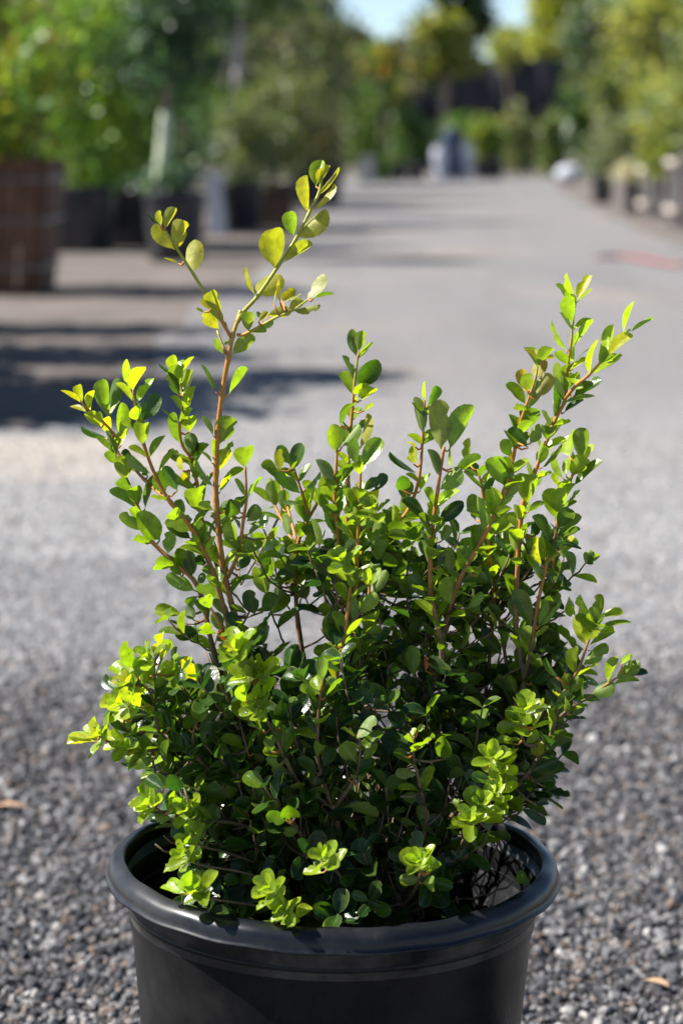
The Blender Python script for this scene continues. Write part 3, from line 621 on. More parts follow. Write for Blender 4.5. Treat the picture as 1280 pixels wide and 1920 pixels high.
 (320, 1160, 4.0, """
530 280 480 110 105 l;520 290 395 180 50 Y;500 350 390 260 110 l;590 300 660 190 45 Y;640 440 570 300 120 l;620 470 490 390 70 Y;655 450 795 310 70 l;680 600 640 470 100 l;680 590 790 460 100 l;500 500 420 350 60 l;470 520 480 400 50 l;560 620 540 490 110 l;590 770 490 620 130 l;570 790 395 750 55 l;600 840 480 790 80 n;690 850 620 710 50 l;680 700 690 615 140 n;455 490 300 485 45 l;480 560 430 530 40 l;480 620 305 600 100 m;820 830 830 590 90 n;830 800 870 590 60 d;840 970 830 800 90 n;860 1080 720 1050 110 n;920 1190 765 1120 100 n;540 900 440 950 50 l;450 910 290 850 90 n;450 1010 340 960 120 m;1090 1150 940 1010 180 d;1100 630 970 400 40 n;1110 540 1090 440 110 n;1140 460 1130 290 105 p;1230 450 1190 270 90 y;1160 590 1280 430 35 n;1130 730 1090 630 130 n;1090 860 1030 730 80 d;1090 900 980 830 100 l;1020 760 980 700 40 l;1160 1080 1150 920 110 m;1170 1190 1230 1070 80 n;880 430 950 200 150 d;560 1230 500 1150 90 n;620 1010 700 1080 70 m;760 1000 740 880 90 m"""),
 (560, 1160, 4.0, """
530 260 580 130 150 n;360 260 550 115 50 n;270 200 270 40 130 d;540 490 580 330 150 m;860 430 850 215 140 m;430 900 570 740 100 p;440 870 515 815 40 n;430 890 320 820 30 n;440 1090 320 930 140 n;480 1060 590 945 80 n;370 1200 500 1180 40 n;440 1240 515 1170 40 p;250 790 360 680 80 n;240 860 345 760 50 p;520 730 560 660 120 m;730 700 770 600 100 m;670 980 690 860 70 o;880 810 830 720 90 n;910 790 880 680 60 n;850 880 870 820 50 l;890 850 935 800 50 n;860 930 800 870 50 n;910 960 990 900 30 n;790 1030 710 990 20 n;880 1170 730 1160 90 n;1215 840 1190 725 120 m;1160 720 1080 620 80 e;1200 690 1190 600 60 n;1230 690 1250 595 50 n;1100 1050 1080 880 140 m;240 1190 270 1070 90 n;1120 510 1150 430 80 n;640 340 670 180 130 d;440 660 520 510 140 d"""),
 (820, 1240, 4.0, """
720 490 780 285 150 l;650 510 690 340 95 l;680 380 650 280 80 l;830 400 880 300 70 l;630 480 610 390 60 l;640 540 510 470 50 l;710 510 830 450 40 l;590 480 550 420 80 l;660 610 760 530 90 n;570 620 450 570 75 l;640 600 500 590 25 n;470 740 560 640 140 Y;310 710 320 560 80 l;290 790 205 680 60 Y;390 840 330 720 90 Y;420 770 390 670 90 l;450 820 570 740 50 l;400 900 260 850 90 m;320 850 185 820 40 l;210 920 140 760 100 m;430 1000 560 860 150 n;370 1110 210 960 130 l;390 1060 370 930 80 n;400 1090 560 1030 70 l;490 1100 640 1000 90 n;330 1160 480 1130 50 l;310 1190 480 1190 80 l;260 1180 170 1080 80 n;220 1240 75 1230 110 l;200 1050 110 1050 80 n;780 600 730 700 100 y;780 690 1000 590 70 e;700 820 900 740 130 d;720 900 860 830 60 d;800 940 870 910 60 d;740 1080 830 1050 50 d;630 1110 810 1210 90 d;600 250 520 110 90 n;620 290 550 330 80 n;540 1190 590 1170 40 d"""),
 (960, 1090, 4.923, """
740 430 640 130 130 l;680 590 590 310 130 l;785 330 820 120 125 n;790 340 1010 285 65 l;770 460 1070 340 55 n;710 590 940 480 55 l;655 770 870 590 140 n;580 860 590 620 120 l;590 880 775 770 50 l;520 1030 490 850 110 n;540 1030 610 900 110 n;730 1040 940 960 150 n;880 930 930 690 90 n;950 900 1170 760 150 n;1000 760 1100 690 80 l;930 950 1155 890 60 n;650 1080 650 900 35 m;480 850 600 610 90 e;430 1060 350 900 120 d;420 890 310 710 35 e;560 1110 800 1105 80 m;540 1230 660 1150 100 d;450 1090 370 1030 30 y"""),
 (230, 1440, 3.459, """
160 240 60 210 100 l;170 230 110 110 55 l;180 230 250 190 80 l;230 270 115 300 80 l;310 320 210 310 70 n;300 270 190 290 20 d;350 290 320 160 80 l;350 290 450 240 80 l;400 260 350 190 80 l;480 280 480 195 50 l;490 430 410 340 100 n;500 430 500 330 50 l;510 440 395 460 40 l;530 490 465 520 60 l;420 610 330 570 110 l;470 620 410 550 60 l;410 630 260 655 50 l;400 810 300 730 100 l;460 830 420 675 70 l;410 830 250 775 40 l;500 840 490 765 70 l;580 710 470 680 90 m;950 750 840 700 100 l;950 870 830 790 120 l;950 740 960 660 70 l;1020 760 1035 650 50 l;990 880 960 760 80 l;1030 860 1040 770 60 l;970 900 1030 830 60 l;960 870 870 910 50 l;970 910 875 940 50 l;1040 1000 935 970 110 l;1080 950 1110 830 110 l;1130 980 1210 890 80 l;1020 1020 1120 970 80 l;1040 1050 1150 1000 60 l;1060 340 935 310 100 m;1080 330 1070 230 130 m;1140 390 1030 410 80 n;1200 400 1140 330 90 m;1250 330 1200 200 80 m;1200 410 1230 340 50 n;400 130 300 105 40 p;380 370 220 390 30 e"""),
 (540, 1440, 3.556, """
260 640 310 485 90 l;330 640 380 540 80 l;230 700 105 690 60 l;210 710 325 640 60 l;260 770 340 690 90 n;240 660 180 640 70 n;870 690 770 540 110 n;890 680 920 545 100 n;880 740 745 740 90 n;920 710 990 610 100 n;900 760 990 780 110 m;940 700 960 650 60 l;350 270 600 280 90 m;150 320 150 200 100 m;20 220 140 140 50 n;730 60 840 40 60 n;750 190 850 200 80 m"""),
]
twigs = MB(); twig_age = []; BASES = []; DROPS = []
def add_twig(a, b, r):
    v, f = tube_vf([a - ORG, (a + b) / 2 - ORG + Vector((0, 0, -.0015)), b - ORG], [r, r * .85, r * .7], 5)
    twigs.add((v, f)); twig_age.extend([.56 if r < .00075 else .12] * len(v))
MM = POT_Y / FPX                              # metres per photograph pixel at the pot
for ox, oy, s, txt in TILES:
    for ent in txt.replace('\n', ';').split(';'):
        q = ent.split()
        if not q: continue
        bx, by, tx, ty, w = [float(a) for a in q[:5]]; code = q[5]
        bx, by, tx, ty, w = ox + bx / s, oy + by / s, ox + tx / s, oy + ty / s, w / s
        ln = math.hypot(tx - bx, ty - by)
        d2 = np.hypot(stem_px[:, 0] - bx, stem_px[:, 1] - by) + np.maximum(0, stem_px[:, 1] - by) * .15 + (stem_px[:, 2] * 60 if by > 1180 else 0)
        k = int(np.argmin(d2)); near = stem_px[k]
        dist = math.hypot(near[0] - bx, near[1] - by)
        if dist > 28 and by < 1000: continue
        dep = near[2] + rng.uniform(-.003, .003) + (rng.uniform(-.012, .012) if dist > 12 else 0)
        true_len = max(ln, w / rng.uniform(.62, .74), 26 if ln > 18 else ln)
        dz = math.sqrt(max(0, true_len ** 2 - ln ** 2)) * MM + rng.uniform(0, .25) * ln * MM
        true_w = max(w, true_len * rng.uniform(.46, .56))
        r0 = math.acos(min(1, w / true_w))
        ex = (.75 if code in 'lY' else .3) if r0 < .3 else .3
        rolls = [r0, -r0, r0 + ex, -r0 - ex, r0 + ex * .6, -r0 - ex * .6]
        if code in 'lY': dz = max(dz, .45 * ln * MM)
        p_up = {'d': .92, 'e': .75, 'l': .7, 'Y': .55, 'm': .4, 'n': .3, 'y': .25, 'o': .3, 'p': .2, 'r': 0, 'R': .5}[code]
        faces = (True, False) if code in 'lY' else (p_up > rng.random(),)
        b3 = P(bx, by, dep); BASES.append((bx, by))
        bx2, by2 = bx + (tx - bx) * 1.03, by + (ty - by) * 1.03
        tips = [P(bx2, by2, dep + dz), P(bx2, by2, dep - dz)] if code in 'lYyon' else [P(bx2, by2, dep + dz * rng.choice((-1, 1)))]
        if dist > 7: add_twig(P(near[0], near[1], near[2]), b3, .0007 if dist < 30 else .0009)
        add_leaf(b3, tips, true_w * (POT_Y + dep) / FPX * (.90 if oy < 300 else 1.0), code, rolls, faces, ln * w)

# the inner mass: shaded shoots that carry opposite pairs of older leaves
def envelope(py):
    ys = [900, 960, 1050, 1120, 1220, 1320, 1420, 1500, 1560, 1640, 1720]
    lo = [470, 430, 395, 390, 415, 330, 290, 320, 370, 400, 440]
    hi = [900, 950, 990, 1005, 1000, 1010, 1010, 985, 960, 930, 880]
    return np.interp(py, ys, lo), np.interp(py, ys, hi)
HOLES = [(592, 1168, 24, 14), (732, 1165, 14, 36), (932, 1225, 30, 44), (378, 1225, 34, 40), (1000, 1100, 22, 46), (470, 1110, 10, 18), (690, 1200, 10, 16), (705, 1290, 8, 14), (905, 1665, 72, 44), (305, 1600, 55, 60)]
_PATCHES = [Vector((pot_c.x + .116 * math.cos(R(a)), pot_c.y + .116 * math.sin(R(a)), POT_H - .045)) for a in (10, 25)]
def in_beam(p):  # leaves are cleared along the sun's path so it lights the inner wall
    for c in _PATCHES:
        v = p - c; t = v.dot(to_sun)
        if t > 0 and (v - to_sun * t).length < .034 and rng.random() < .95: return True
    return False
def in_hole(px, py): return any(((px - x) / a) ** 2 + ((py - y) / b) ** 2 < 1 for x, y, a, b in HOLES)
def inner_shoot(px, py, dep, hd, n_nodes, bright, attach=True):
    """a shoot that leaves its parent stem at a pixel/depth and grows along heading hd"""
    p = P(px, py, dep); d = Vector(hd).normalized()
    if in_beam(p): return
    d2 = np.hypot(stem_px[:, 0] - px, stem_px[:, 1] - py - 25) * MM + np.abs(stem_px[:, 2] - dep) * .8
    k = int(np.argmin(d2)); s3 = P(*stem_px[k])
    if any(in_hole(*ray_px(s3 + (p - s3) * f)) for f in (.25, .5, .75)): return
    if attach: add_twig(s3, p, .0008)
    az = rng.uniform(0, 3.14); path = [p]; L0 = rng.uniform(.0155, .0205)
    for i in range(n_nodes):
        q = p + d * rng.uniform(.009, .014)
        d = (d + Vector((rng.uniform(-.15, .15), rng.uniform(-.15, .15), .08))).normalized()
        path.append(q); p = q
        a = d.cross(Vector((.2, .9, .3))).normalized(); a = Quaternion(d, az + i * math.pi / 2) @ a
        sz = L0 * (1.0 if i < n_nodes - 1 else .75) * rng.uniform(.85, 1.15)
        for sgn in (-1, 1):
            if rng.random() < .08: continue
            out = (a * sgn + d * rng.uniform(.35, .95)).normalized()
            tip = p + out * sz
            z = (d - out * d.dot(out)).normalized()
            zq = Quaternion(out, rng.uniform(-.5, .5)) @ z
            x = out.cross(zq); w = sz * rng.uniform(.56, .70)
            # skip blades that would hang across the gaps one sees through or the cleared sun path
            c = ray_px((p + tip) / 2)
            if in_hole(*c) or in_beam((p + tip) / 2): continue
            if (tip - pot_c).xy.length > .121 and tip.z < POT_H + .006: continue
            if tip.z < SOIL_Z + .004: continue
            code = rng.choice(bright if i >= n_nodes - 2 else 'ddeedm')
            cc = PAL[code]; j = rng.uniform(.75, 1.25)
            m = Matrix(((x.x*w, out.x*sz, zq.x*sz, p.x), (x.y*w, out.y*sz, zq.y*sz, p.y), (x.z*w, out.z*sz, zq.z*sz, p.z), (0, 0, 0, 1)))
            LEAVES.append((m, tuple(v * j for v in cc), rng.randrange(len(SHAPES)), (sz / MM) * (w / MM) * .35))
    for a_, b_ in zip(path[:-1], path[1:]): add_twig(a_, b_, .00076)
def ray_px(p):
    v = p - Vector((0, 0, CAM_H))
    dpt = v.y * _cp - v.z * _sp; u = v.y * _sp + v.z * _cp
    return 640 + FPX * v.x / dpt, 960 - FPX * u / dpt
for k in range(900):
    low = k < 640; skirt = k < 100
    py = rng.uniform(1590, 1745) if skirt else rng.uniform(1330, 1690) if low else rng.uniform(1075, 1350)
    lo, hi = envelope(py)
    px = rng.uniform(lo + 10, (hi if not skirt else 850) - 10)
    fr = (px - 650) / 380
    half = math.sqrt(max(.05, 1 - fr * fr)) * (.108 if low else .085)
    dep = rng.uniform(-half * (.5 if low else .08) * (1 if abs(fr) < .6 else 0), half)
    if skirt: dep = rng.uniform(-half * .58, half * .3)
    if in_hole(px, py - 15): continue
    hd = (fr * .9 + rng.uniform(-.5, .5), dep * 7 + rng.uniform(-.4, .4), rng.uniform(.1, .7) if skirt else rng.uniform(.35, 1.0))
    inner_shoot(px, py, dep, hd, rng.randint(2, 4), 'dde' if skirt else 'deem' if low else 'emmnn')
# tufts of young leaves at the lit tips
TUFTS = [(287,1236,-.046),(252,1286,-.05),(240,1326,-.058),(200,1384,-.062),(243,1400,-.055),(452,1222,-.08),(466,1278,-.078),(484,1330,-.078),(500,1268,-.074),(985,1338,-.064),(968,1362,-.06),(922,1428,-.07),(945,1440,-.066),(905,1515,-.084),
         (930,1490,-.074),(882,1545,-.09),(290,1512,-.08),(362,1526,-.086),(368,1588,-.086),(352,1612,-.096),(384,1674,-.112),(512,1672,-.122),(542,1712,-.126),(614,1614,-.11),(788,1626,-.11),(1112,1180,-.046),(338,1262,-.04),(270,1415,-.05),(648,1060,-.056),(705,962,-.02)]
for px, py, dep in TUFTS:
    c = P(px, py, dep); ax = Vector((-.45 + (px - 640) / 900, -.55, .75)).normalized()
    u = ax.orthogonal().normalized(); a0 = rng.uniform(0, 6.28)
    k = int(np.argmin(np.hypot(stem_px[:, 0] - px, stem_px[:, 1] - py) + np.abs(stem_px[:, 2] - dep) * 400))
    add_twig(P(*stem_px[k]), c, .0007)
    for i in range(8):
        lvl = i // 4; d = Quaternion(ax, a0 + i * math.pi / 2 + lvl * .785) @ u
        out = (d * rng.uniform(.7, 1.0) + ax * (.35 + .75 * lvl)).normalized(); sz = rng.uniform(.0105, .0158) * (1 - .25 * lvl)
        b = c + ax * .004 * lvl
        z = (ax - out * ax.dot(out)).normalized(); z = Quaternion(out, rng.uniform(-.4, .4)) @ z; x = out.cross(z); w = sz * rng.uniform(.55, .7)
        code = rng.choice('llnn' if i < 4 else 'lln') if py > 1500 or px > 600 else rng.choice('lnn' if i < 4 else 'llY'); j = rng.uniform(.7, 1.2)
        if px in (614, 788): code = rng.choice('ln')
        LEAVES.append((Matrix(((x.x*w, out.x*sz, z.x*sz, b.x), (x.y*w, out.y*sz, z.y*sz, b.y), (x.z*w, out.z*sz, z.z*sz, b.z), (0, 0, 0, 1))), tuple(v * j for v in PAL[code]), rng.randrange(len(SHAPES)), sz * w / MM / MM * .75))
# opposite pairs filling the nodes between the leaves read off above
BASES = np.array(BASES)
for si, sm in enumerate(STEM_PATHS):
    if si in (1, 2, 3, 4): continue
    acc = 0; az = rng.uniform(0, 3)
    for a_, b_ in zip(sm[:-1], sm[1:]):
        acc += math.hypot(b_[0] - a_[0], b_[1] - a_[1])
        if acc < 19: continue
        acc = 0; az += math.pi / 2
        if b_[1] > 1560 or (si == 0 and b_[1] < 905): continue
        dn = np.hypot(BASES[:, 0] - b_[0], BASES[:, 1] - b_[1])
        if (dn < 10).sum() >= 1 or rng.random() < .2: continue
        p = P(*b_); d = (p - P(*a_)).normalized()
        x0 = d.cross(Vector((.2, .9, .3))).normalized(); x0 = Quaternion(d, az) @ x0
        for sg in (-1, 1):
            out = (x0 * sg + d * rng.uniform(.7, 1.5)).normalized(); sz = rng.uniform(.0125, .0185)
            tip = p + out * sz; c = ray_px((p + tip) / 2)
            if (in_hole(*c) and rng.random() < .7) or in_beam((p + tip) / 2): continue
            z = (d - out * d.dot(out)).normalized(); z = Quaternion(out, rng.uniform(-.6, .6)) @ z; x = out.cross(z); w = sz * rng.uniform(.5, .62)
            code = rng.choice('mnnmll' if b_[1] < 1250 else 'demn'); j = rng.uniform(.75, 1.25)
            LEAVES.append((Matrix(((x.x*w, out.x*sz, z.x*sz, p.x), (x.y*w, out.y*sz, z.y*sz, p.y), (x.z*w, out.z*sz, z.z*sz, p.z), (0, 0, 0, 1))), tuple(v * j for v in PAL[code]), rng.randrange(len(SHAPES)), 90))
tw = twigs.build('twigs', M['stem'], shrub, True); tw['kind'] = 'stuff'; tw['label'] = 'fine brown twigs joining leaves and stems'
a = tw.data.attributes.new('age', 'FLOAT', 'POINT'); a.data.foreach_set('value', twig_age)

# the 300 blades that show largest are objects of their own, the rest are one mass
order = sorted(range(len(LEAVES)), key=lambda i: -LEAVES[i][3])
SH_INV = Matrix.Translation(-ORG)
for i in order[:300]:
    m, c, s, _ = LEAVES[i]
    o = bpy.data.objects.new('leaf', LEAF_ME[s]); o.color = (*c, 1); o.parent = shrub; o.matrix_local = SH_INV @ m
    col.objects.link(o)
def leaf_mass(ids, name):
    V, F, T, U, Q = [], [], [], [], []
    off = 0
    for i in ids:
        m, c, s, _ = LEAVES[i]; v, uv, f = SHAPES[s]
        mm = np.array(SH_INV @ m)
        vv = v @ mm[:3, :3].T + mm[:3, 3]
        V.append(vv); F += [tuple(k + off for k in q) for q in f]; off += len(v)
        T.append(np.tile(np.array([*c, 1.0]), (len(v), 1))); U.append(uv); Q.append(np.full(len(v), rng.random()))
    me = bpy.data.meshes.new(name); me.from_pydata(np.concatenate(V).tolist(), [], F)
    idx = np.empty(len(me.loops), 'i'); me.loops.foreach_get('vertex_index', idx)
    me.uv_layers.new(name='UVMap').data.foreach_set('uv', np.concatenate(U)[idx].astype('f').ravel())
    me.attributes.new('tint', 'FLOAT_COLOR', 'POINT').data.foreach_set('color', np.concatenate(T).astype('f').ravel())
    me.attributes.new('rnd', 'FLOAT', 'POINT').data.foreach_set('value', np.concatenate(Q).astype('f'))
    me.polygons.foreach_set('use_smooth', [True] * len(me.polygons)); me.materials.append(M['leaf_mass'])
    o = bpy.data.objects.new(name, me); col.objects.link(o); o.parent = shrub; o['kind'] = 'stuff'
    o['label'] = 'dense smaller and shaded boxwood leaves inside the shrub'
leaf_mass(order[300:], 'leaves')
def water_drops():
    t = NT('water'); p = t.pbsdf((1., 1., 1.), .02, .5); p.inputs['Transmission Weight'].default_value = 1.0; p.inputs['IOR'].default_value = 1.33
    m = t.done(p); mb = MB(); q = random.Random(8)
    cand = [i for i in range(len(LEAVES)) if LEAVES[i][1][1] > .26 and (LEAVES[i][0] @ Vector((0, .5, 0))).z < .50]
    for i in cand:
        mt, _, sh, _ = LEAVES[i]; v = SHAPES[sh][0]
        for _k in range(q.randint(0, 4)):
            a = Vector(v[q.randrange(10, 35)]); b = Vector(v[q.randrange(10, 35)])
            c = mt @ ((a + b) / 2); zn = (mt.to_3x3() @ Vector((0, 0, 1))).normalized(); r = q.uniform(.00035, .0009)
            if zn.z < 0: zn = -zn
            x = zn.orthogonal().normalized(); y = zn.cross(x); vs = []
            for h, rr in ((.0, 1.), (.45, .85), (.8, .5)):
                for k in range(7): ang = k * 2 * math.pi / 7; vs.append(c - ORG + (x * math.cos(ang) + y * math.sin(ang)) * r * rr + zn * r * h)
            vs.append(c - ORG + zn * r * .92)
            fs = [(l*7+k, l*7+(k+1) % 7, (l+1)*7+(k+1) % 7, (l+1)*7+k) for l in range(2) for k in range(7)] + [(14+k, 14+(k+1) % 7, 21) for k in range(7)] + [tuple(range(6, -1, -1))]
            mb.add((vs, fs))
    o = mb.build('water_drops', m, shrub, True); o['kind'] = 'stuff'; o['label'] = 'tiny water drops beaded on the young leaves'
water_drops()
print('LEAVES', len(LEAVES))

# ------------------------------------------------------------------ the nursery rows behind
def crown_mesh(name, clumps, n, size, cols, parent, aspect=.55, seed=0, droop=0.0):
    """clumps: (centre, radii, weight); leaf-sized kite faces gathered on small sprays inside each clump"""
    q = np.random.RandomState(seed)
    wts = np.array([c[2] for c in clumps], float); wts /= wts.sum()
    V, T = [], []
    per = 14
    ns = max(1, n // per)
    pick = q.choice(len(clumps), ns, p=wts)
    for ci in pick:
        c, r, _ = clumps[ci]
        d = q.normal(0, 1, 3); d /= np.linalg.norm(d)
        ctr = np.array(c) + d * np.array(r) * (q.rand() ** .42)
        base = np.array(cols[q.randint(len(cols))]) * q.uniform(.65, 1.3)
        spr = np.mean(r) * .20 + size
        for _k in range(per):
            p = ctr + q.normal(0, spr * .55, 3)
            a = q.normal(0, 1, 3); a[2] -= droop; a /= np.linalg.norm(a)
            b = np.cross(a, q.normal(0, 1, 3)); b /= np.linalg.norm(b)
            L = size * q.uniform(.85, 1.6); w = L * aspect * .5
            V += [p, p + a * L * .5 + b * w, p + a * L, p + a * L * .5 - b * w]
            t = np.clip(base * q.uniform(.8, 1.2), 0, 1)
            T += [(*t, 1)] * 4
    V = np.array(V)
    F = [(4*i, 4*i+1, 4*i+2, 4*i+3) for i in range(len(V) // 4)]
    me = bpy.data.meshes.new(name); me.from_pydata(V.tolist(), [], F); me.materials.append(M['foliage'])
    me.attributes.new('tint', 'FLOAT_COLOR', 'POINT').data.foreach_set('color', np.array(T, 'f').ravel())
    o = bpy.data.objects.new(name, me); col.objects.link(o); o.parent = parent
    return o
GREEN = [(0.061, 0.131, 0.026), (0.096, 0.183, 0.026), (0.044, 0.096, 0.022), (0.131, 0.218, 0.035)]
BRIGHT = [(0.113, 0.218, 0.026), (0.156, 0.270, 0.031), (0.078, 0.156, 0.026), (0.209, 0.287, 0.044)]
BLUEG = [(0.031, 0.074, 0.035), (0.047, 0.105, 0.047), (0.022, 0.052, 0.026), (0.087, 0.148, 0.078)]
OLIVE = [(0.105, 0.131, 0.044), (0.148, 0.174, 0.069), (0.074, 0.096, 0.035), (0.192, 0.209, 0.096)]
GREYG = [(0.174, 0.209, 0.113), (0.236, 0.261, 0.165), (0.113, 0.156, 0.078), (0.156, 0.218, 0.069)]
LIMEY = [(0.236, 0.279, 0.035), (0.296, 0.330, 0.052), (0.156, 0.209, 0.026), (0.366, 0.366, 0.069)]
DARKG = [(0.015, 0.040, 0.015), (0.026, 0.061, 0.022), (0.010, 0.026, 0.013)]
BROWNG = [(0.113, 0.113, 0.061), (0.148, 0.131, 0.078), (0.069, 0.096, 0.044), (0.174, 0.148, 0.105)]
RUST = [(0.296, 0.165, 0.052), (0.348, 0.236, 0.061), (0.209, 0.174, 0.044)]
ORANGE = [(0.540, 0.243, 0.018), (0.479, 0.287, 0.026), (0.261, 0.243, 0.035)]
def tree(name, base, trunk_h, trunk_r, clumps, n, size, cols, label, cat='tree', group=None, mat='bark', lean=(0, 0), wrap=None, seed=1, aspect=.55, droop=0.0):
    """tapered trunk, limbs to each clump, leafy crown; clump centres relative to the base"""
    t = empty(name, base); tag(t, label, cat, group)
    q = random.Random(seed)
    pts = [(0, 0, 0), (lean[0] * .3 + q.uniform(-.02, .02), lean[1] * .3, trunk_h * .35), (lean[0] * .7, lean[1] * .7, trunk_h * .7), (lean[0], lean[1], trunk_h)]
    sm = smooth_path(pts, 4); m = len(sm)
    mb = MB().add(tube_vf(sm, [trunk_r * (1.15 - .5 * i / (m - 1)) for i in range(m)], 9, .1))
    for c, r, _ in clumps:
        k = sm[min(m - 1, int(m * q.uniform(.55, .95)))]
        e = np.array(c) + np.array([0, 0, r[2] * .2]); mid = (k + e) / 2 + np.array([0, 0, -.06 * abs(r[0])])
        mb.add(tube_vf([k, mid, e], [trunk_r * .5, trunk_r * .32, trunk_r * .12], 6))
    mb.build('trunk', M[mat], t, True)
    if wrap:
        v, f = tube_vf(sm[:max(2, int(m * wrap))], [trunk_r * 1.35] * max(2, int(m * wrap)), 9); mesh_obj('trunk_wrap', v, f, M['guard'], t, True)
    crown_mesh('crown', clumps, n, size, cols, t, aspect, seed, droop)
    return t
def pot_for(base, r, h, label, rz=0, mat='bgpot', group='black nursery pots in the plant rows', fill=.9):
    t = empty('plant_pot', base, rz); tag(t, label, 'plant pot', group)
    prof = [(0, .004), (r*.80, 0), (r*.82, .01), (r*.95, h*.86), (r*.965, h*.90), (r*.93, h*.90), (r*.80, .05), (0, .05)]
    v, f = lathe(prof, 28); mesh_obj('body', v, f, M[mat], t, True)
    rim = [(r*.93, h*.885), (r*.93, h*.99), (r*.965, h), (r, h*.985), (r, h*.90), (r*.97, h*.885)]
    v, f = lathe(rim, 28, True); mesh_obj('rim', v, f, M[mat], t, True)
    v = [(0, 0, h*fill)] + [(r*.925*math.cos(a*.3927), r*.925*math.sin(a*.3927), h*fill + rng.uniform(-.02, .01)) for a in range(16)]
    mesh_obj('soil', v, [(0, 1+k, 1+(k+1) % 16) for k in range(16)], M['soil'], t)
    return t
def px_m(y): return y / FPX                   # metres per photograph pixel at depth y

# --- wooden planter box, left edge of the picture
def planter_box(c, top, bot, h, label, n=7, rz=0):
    t = empty('wooden_planter_box', c, rz); tag(t, label, 'planter')
    for side in range(4):
        a = side * math.pi / 2
        for k in range(n):
            u0, u1 = -1 + 2 * k / n + .015, -1 + 2 * (k + 1) / n - .015
            hh = h + rng.uniform(-.015, .015); th = .022 + rng.uniform(0, .006)
            loc = []
            for z, half in ((0, bot / 2), (hh, top / 2)):
                for u in (u0, u1):
                    for d in (0, th): loc.append((u * half, -(half + d), z))
            vs = [(x * math.cos(a) - y * math.sin(a), x * math.sin(a) + y * math.cos(a), z) for x, y, z in loc]
            mesh_obj('slat', vs, [(0,1,3,2), (4,6,7,5), (0,4,5,1), (2,3,7,6), (0,2,6,4), (1,5,7,3)], M['wood'], t)
    for z in (.2, .55, .86):
        half = (bot + (top - bot) * z) / 2 + .031
        mb = MB()
        for a in range(4):
            x0, x1 = -half, half
            v, f = box_vf(x0, x1, -half - .004, -half, h * z - .009, h * z + .009)
            ca, sa = math.cos(a * math.pi / 2), math.sin(a * math.pi / 2)
            mb.add(([(x * ca - y * sa, x * sa + y * ca, zz + a * .0005) for x, y, zz in v], f))
        mb.build('metal_band', M['metal'], t)
    hf = top / 2 * .97
    mesh_obj('soil', [(-hf, -hf, h*.9), (hf, -hf, h*.9), (hf, hf, h*.9), (-hf, hf, h*.9)], [(0, 1, 2, 3)], M['soil'], t)
    return t
c = G(-52, 552); planter_box(c + Vector((0, .32, 0)), .68, .56, .60, 'brown wooden slatted planter box with metal bands standing at the drive edge')
tree('young_tree', c + Vector((0, .32, .5)), .9, .04, [((-.1, 0, .22), (.42, .4, .22), 2), ((.12, -.1, .5), (.40, .4, .25), 2), ((-.2, .1, .85), (.45, .4, .25), 2)], 3400, .055,
     [*BRIGHT, (.21, .22, .02), (.24, .16, .035)], 'yellow green leafy tree growing in the wooden planter box', group='trees of the left row', seed=21)
# --- first black pots of the left row
c = G(140, 474); pot_for(c + Vector((0, .25, 0)), .26, .41, 'wide black pot just behind the wooden planter box')
tree('young_tree', c + Vector((0, .25, .36)), 1.0, .03, [((.05, 0, .25), (.30, .3, .24), 2), ((.12, 0, .6), (.36, .3, .3), 3), ((.0, 0, 1.0), (.34, .3, .3), 2)], 3600, .05, BRIGHT,
     'bright green bushy tree in the wide black pot', group='trees of the left row', seed=22)
c = G(228, 466); pot_for(c + Vector((0, .3, 0)), .24, .40, 'black pot half hidden behind the pale wrapped trunk')
tree('young_tree', c + Vector((0, .3, .36)), 1.0, .03, [((0, 0, .22), (.26, .3, .20), 1), ((-.05, 0, .65), (.3, .3, .3), 2), ((.1, .1, 1.05), (.34, .3, .28), 2)], 2800, .05, GREEN,
     'mid green tree behind the pale wrapped trunk', group='trees of the left row', seed=23)
c = G(325, 492); pot_for(c + Vector((0, .18, 0)), .185, .40, 'dark bluish black pot holding the pale wrapped trunk')
tree('young_tree', c + Vector((-.10, .18, .36)), .62, .028, [((.05, 0, .10), (.17, .15, .07), .6), ((.02, .1, .78), (.26, .25, .22), 2), ((.10, .1, 1.1), (.30, .3, .26), 3)], 2800, .05, BLUEG,
     'dark blue green tree with pale wrapped trunk in bluish pot', group='trees of the left row', wrap=.8, seed=24, lean=(.07, 0))
# --- pale post with a short crossbar
def pale_post():
    c = G(408, 440); t = empty('pale_post', c); tag(t, 'pale white post with short crossbar between the black pots', 'post')
    s = px_m(c.y); h = 100 * s
    v, f = box_vf(-17 * s, 17 * s, 0, .03, 0, h); v = [(x * (1 - .25 * z / h) - .02 * z / h, y, z) for x, y, z in v]
    mesh_obj('upright', v, f, M['white'], t)
    v, f = box_vf(-78 * s, 16 * s, -.02, .05, h + .002, h + 12 * s); mesh_obj('crossbar', v, f, M['white'], t)
pale_post()
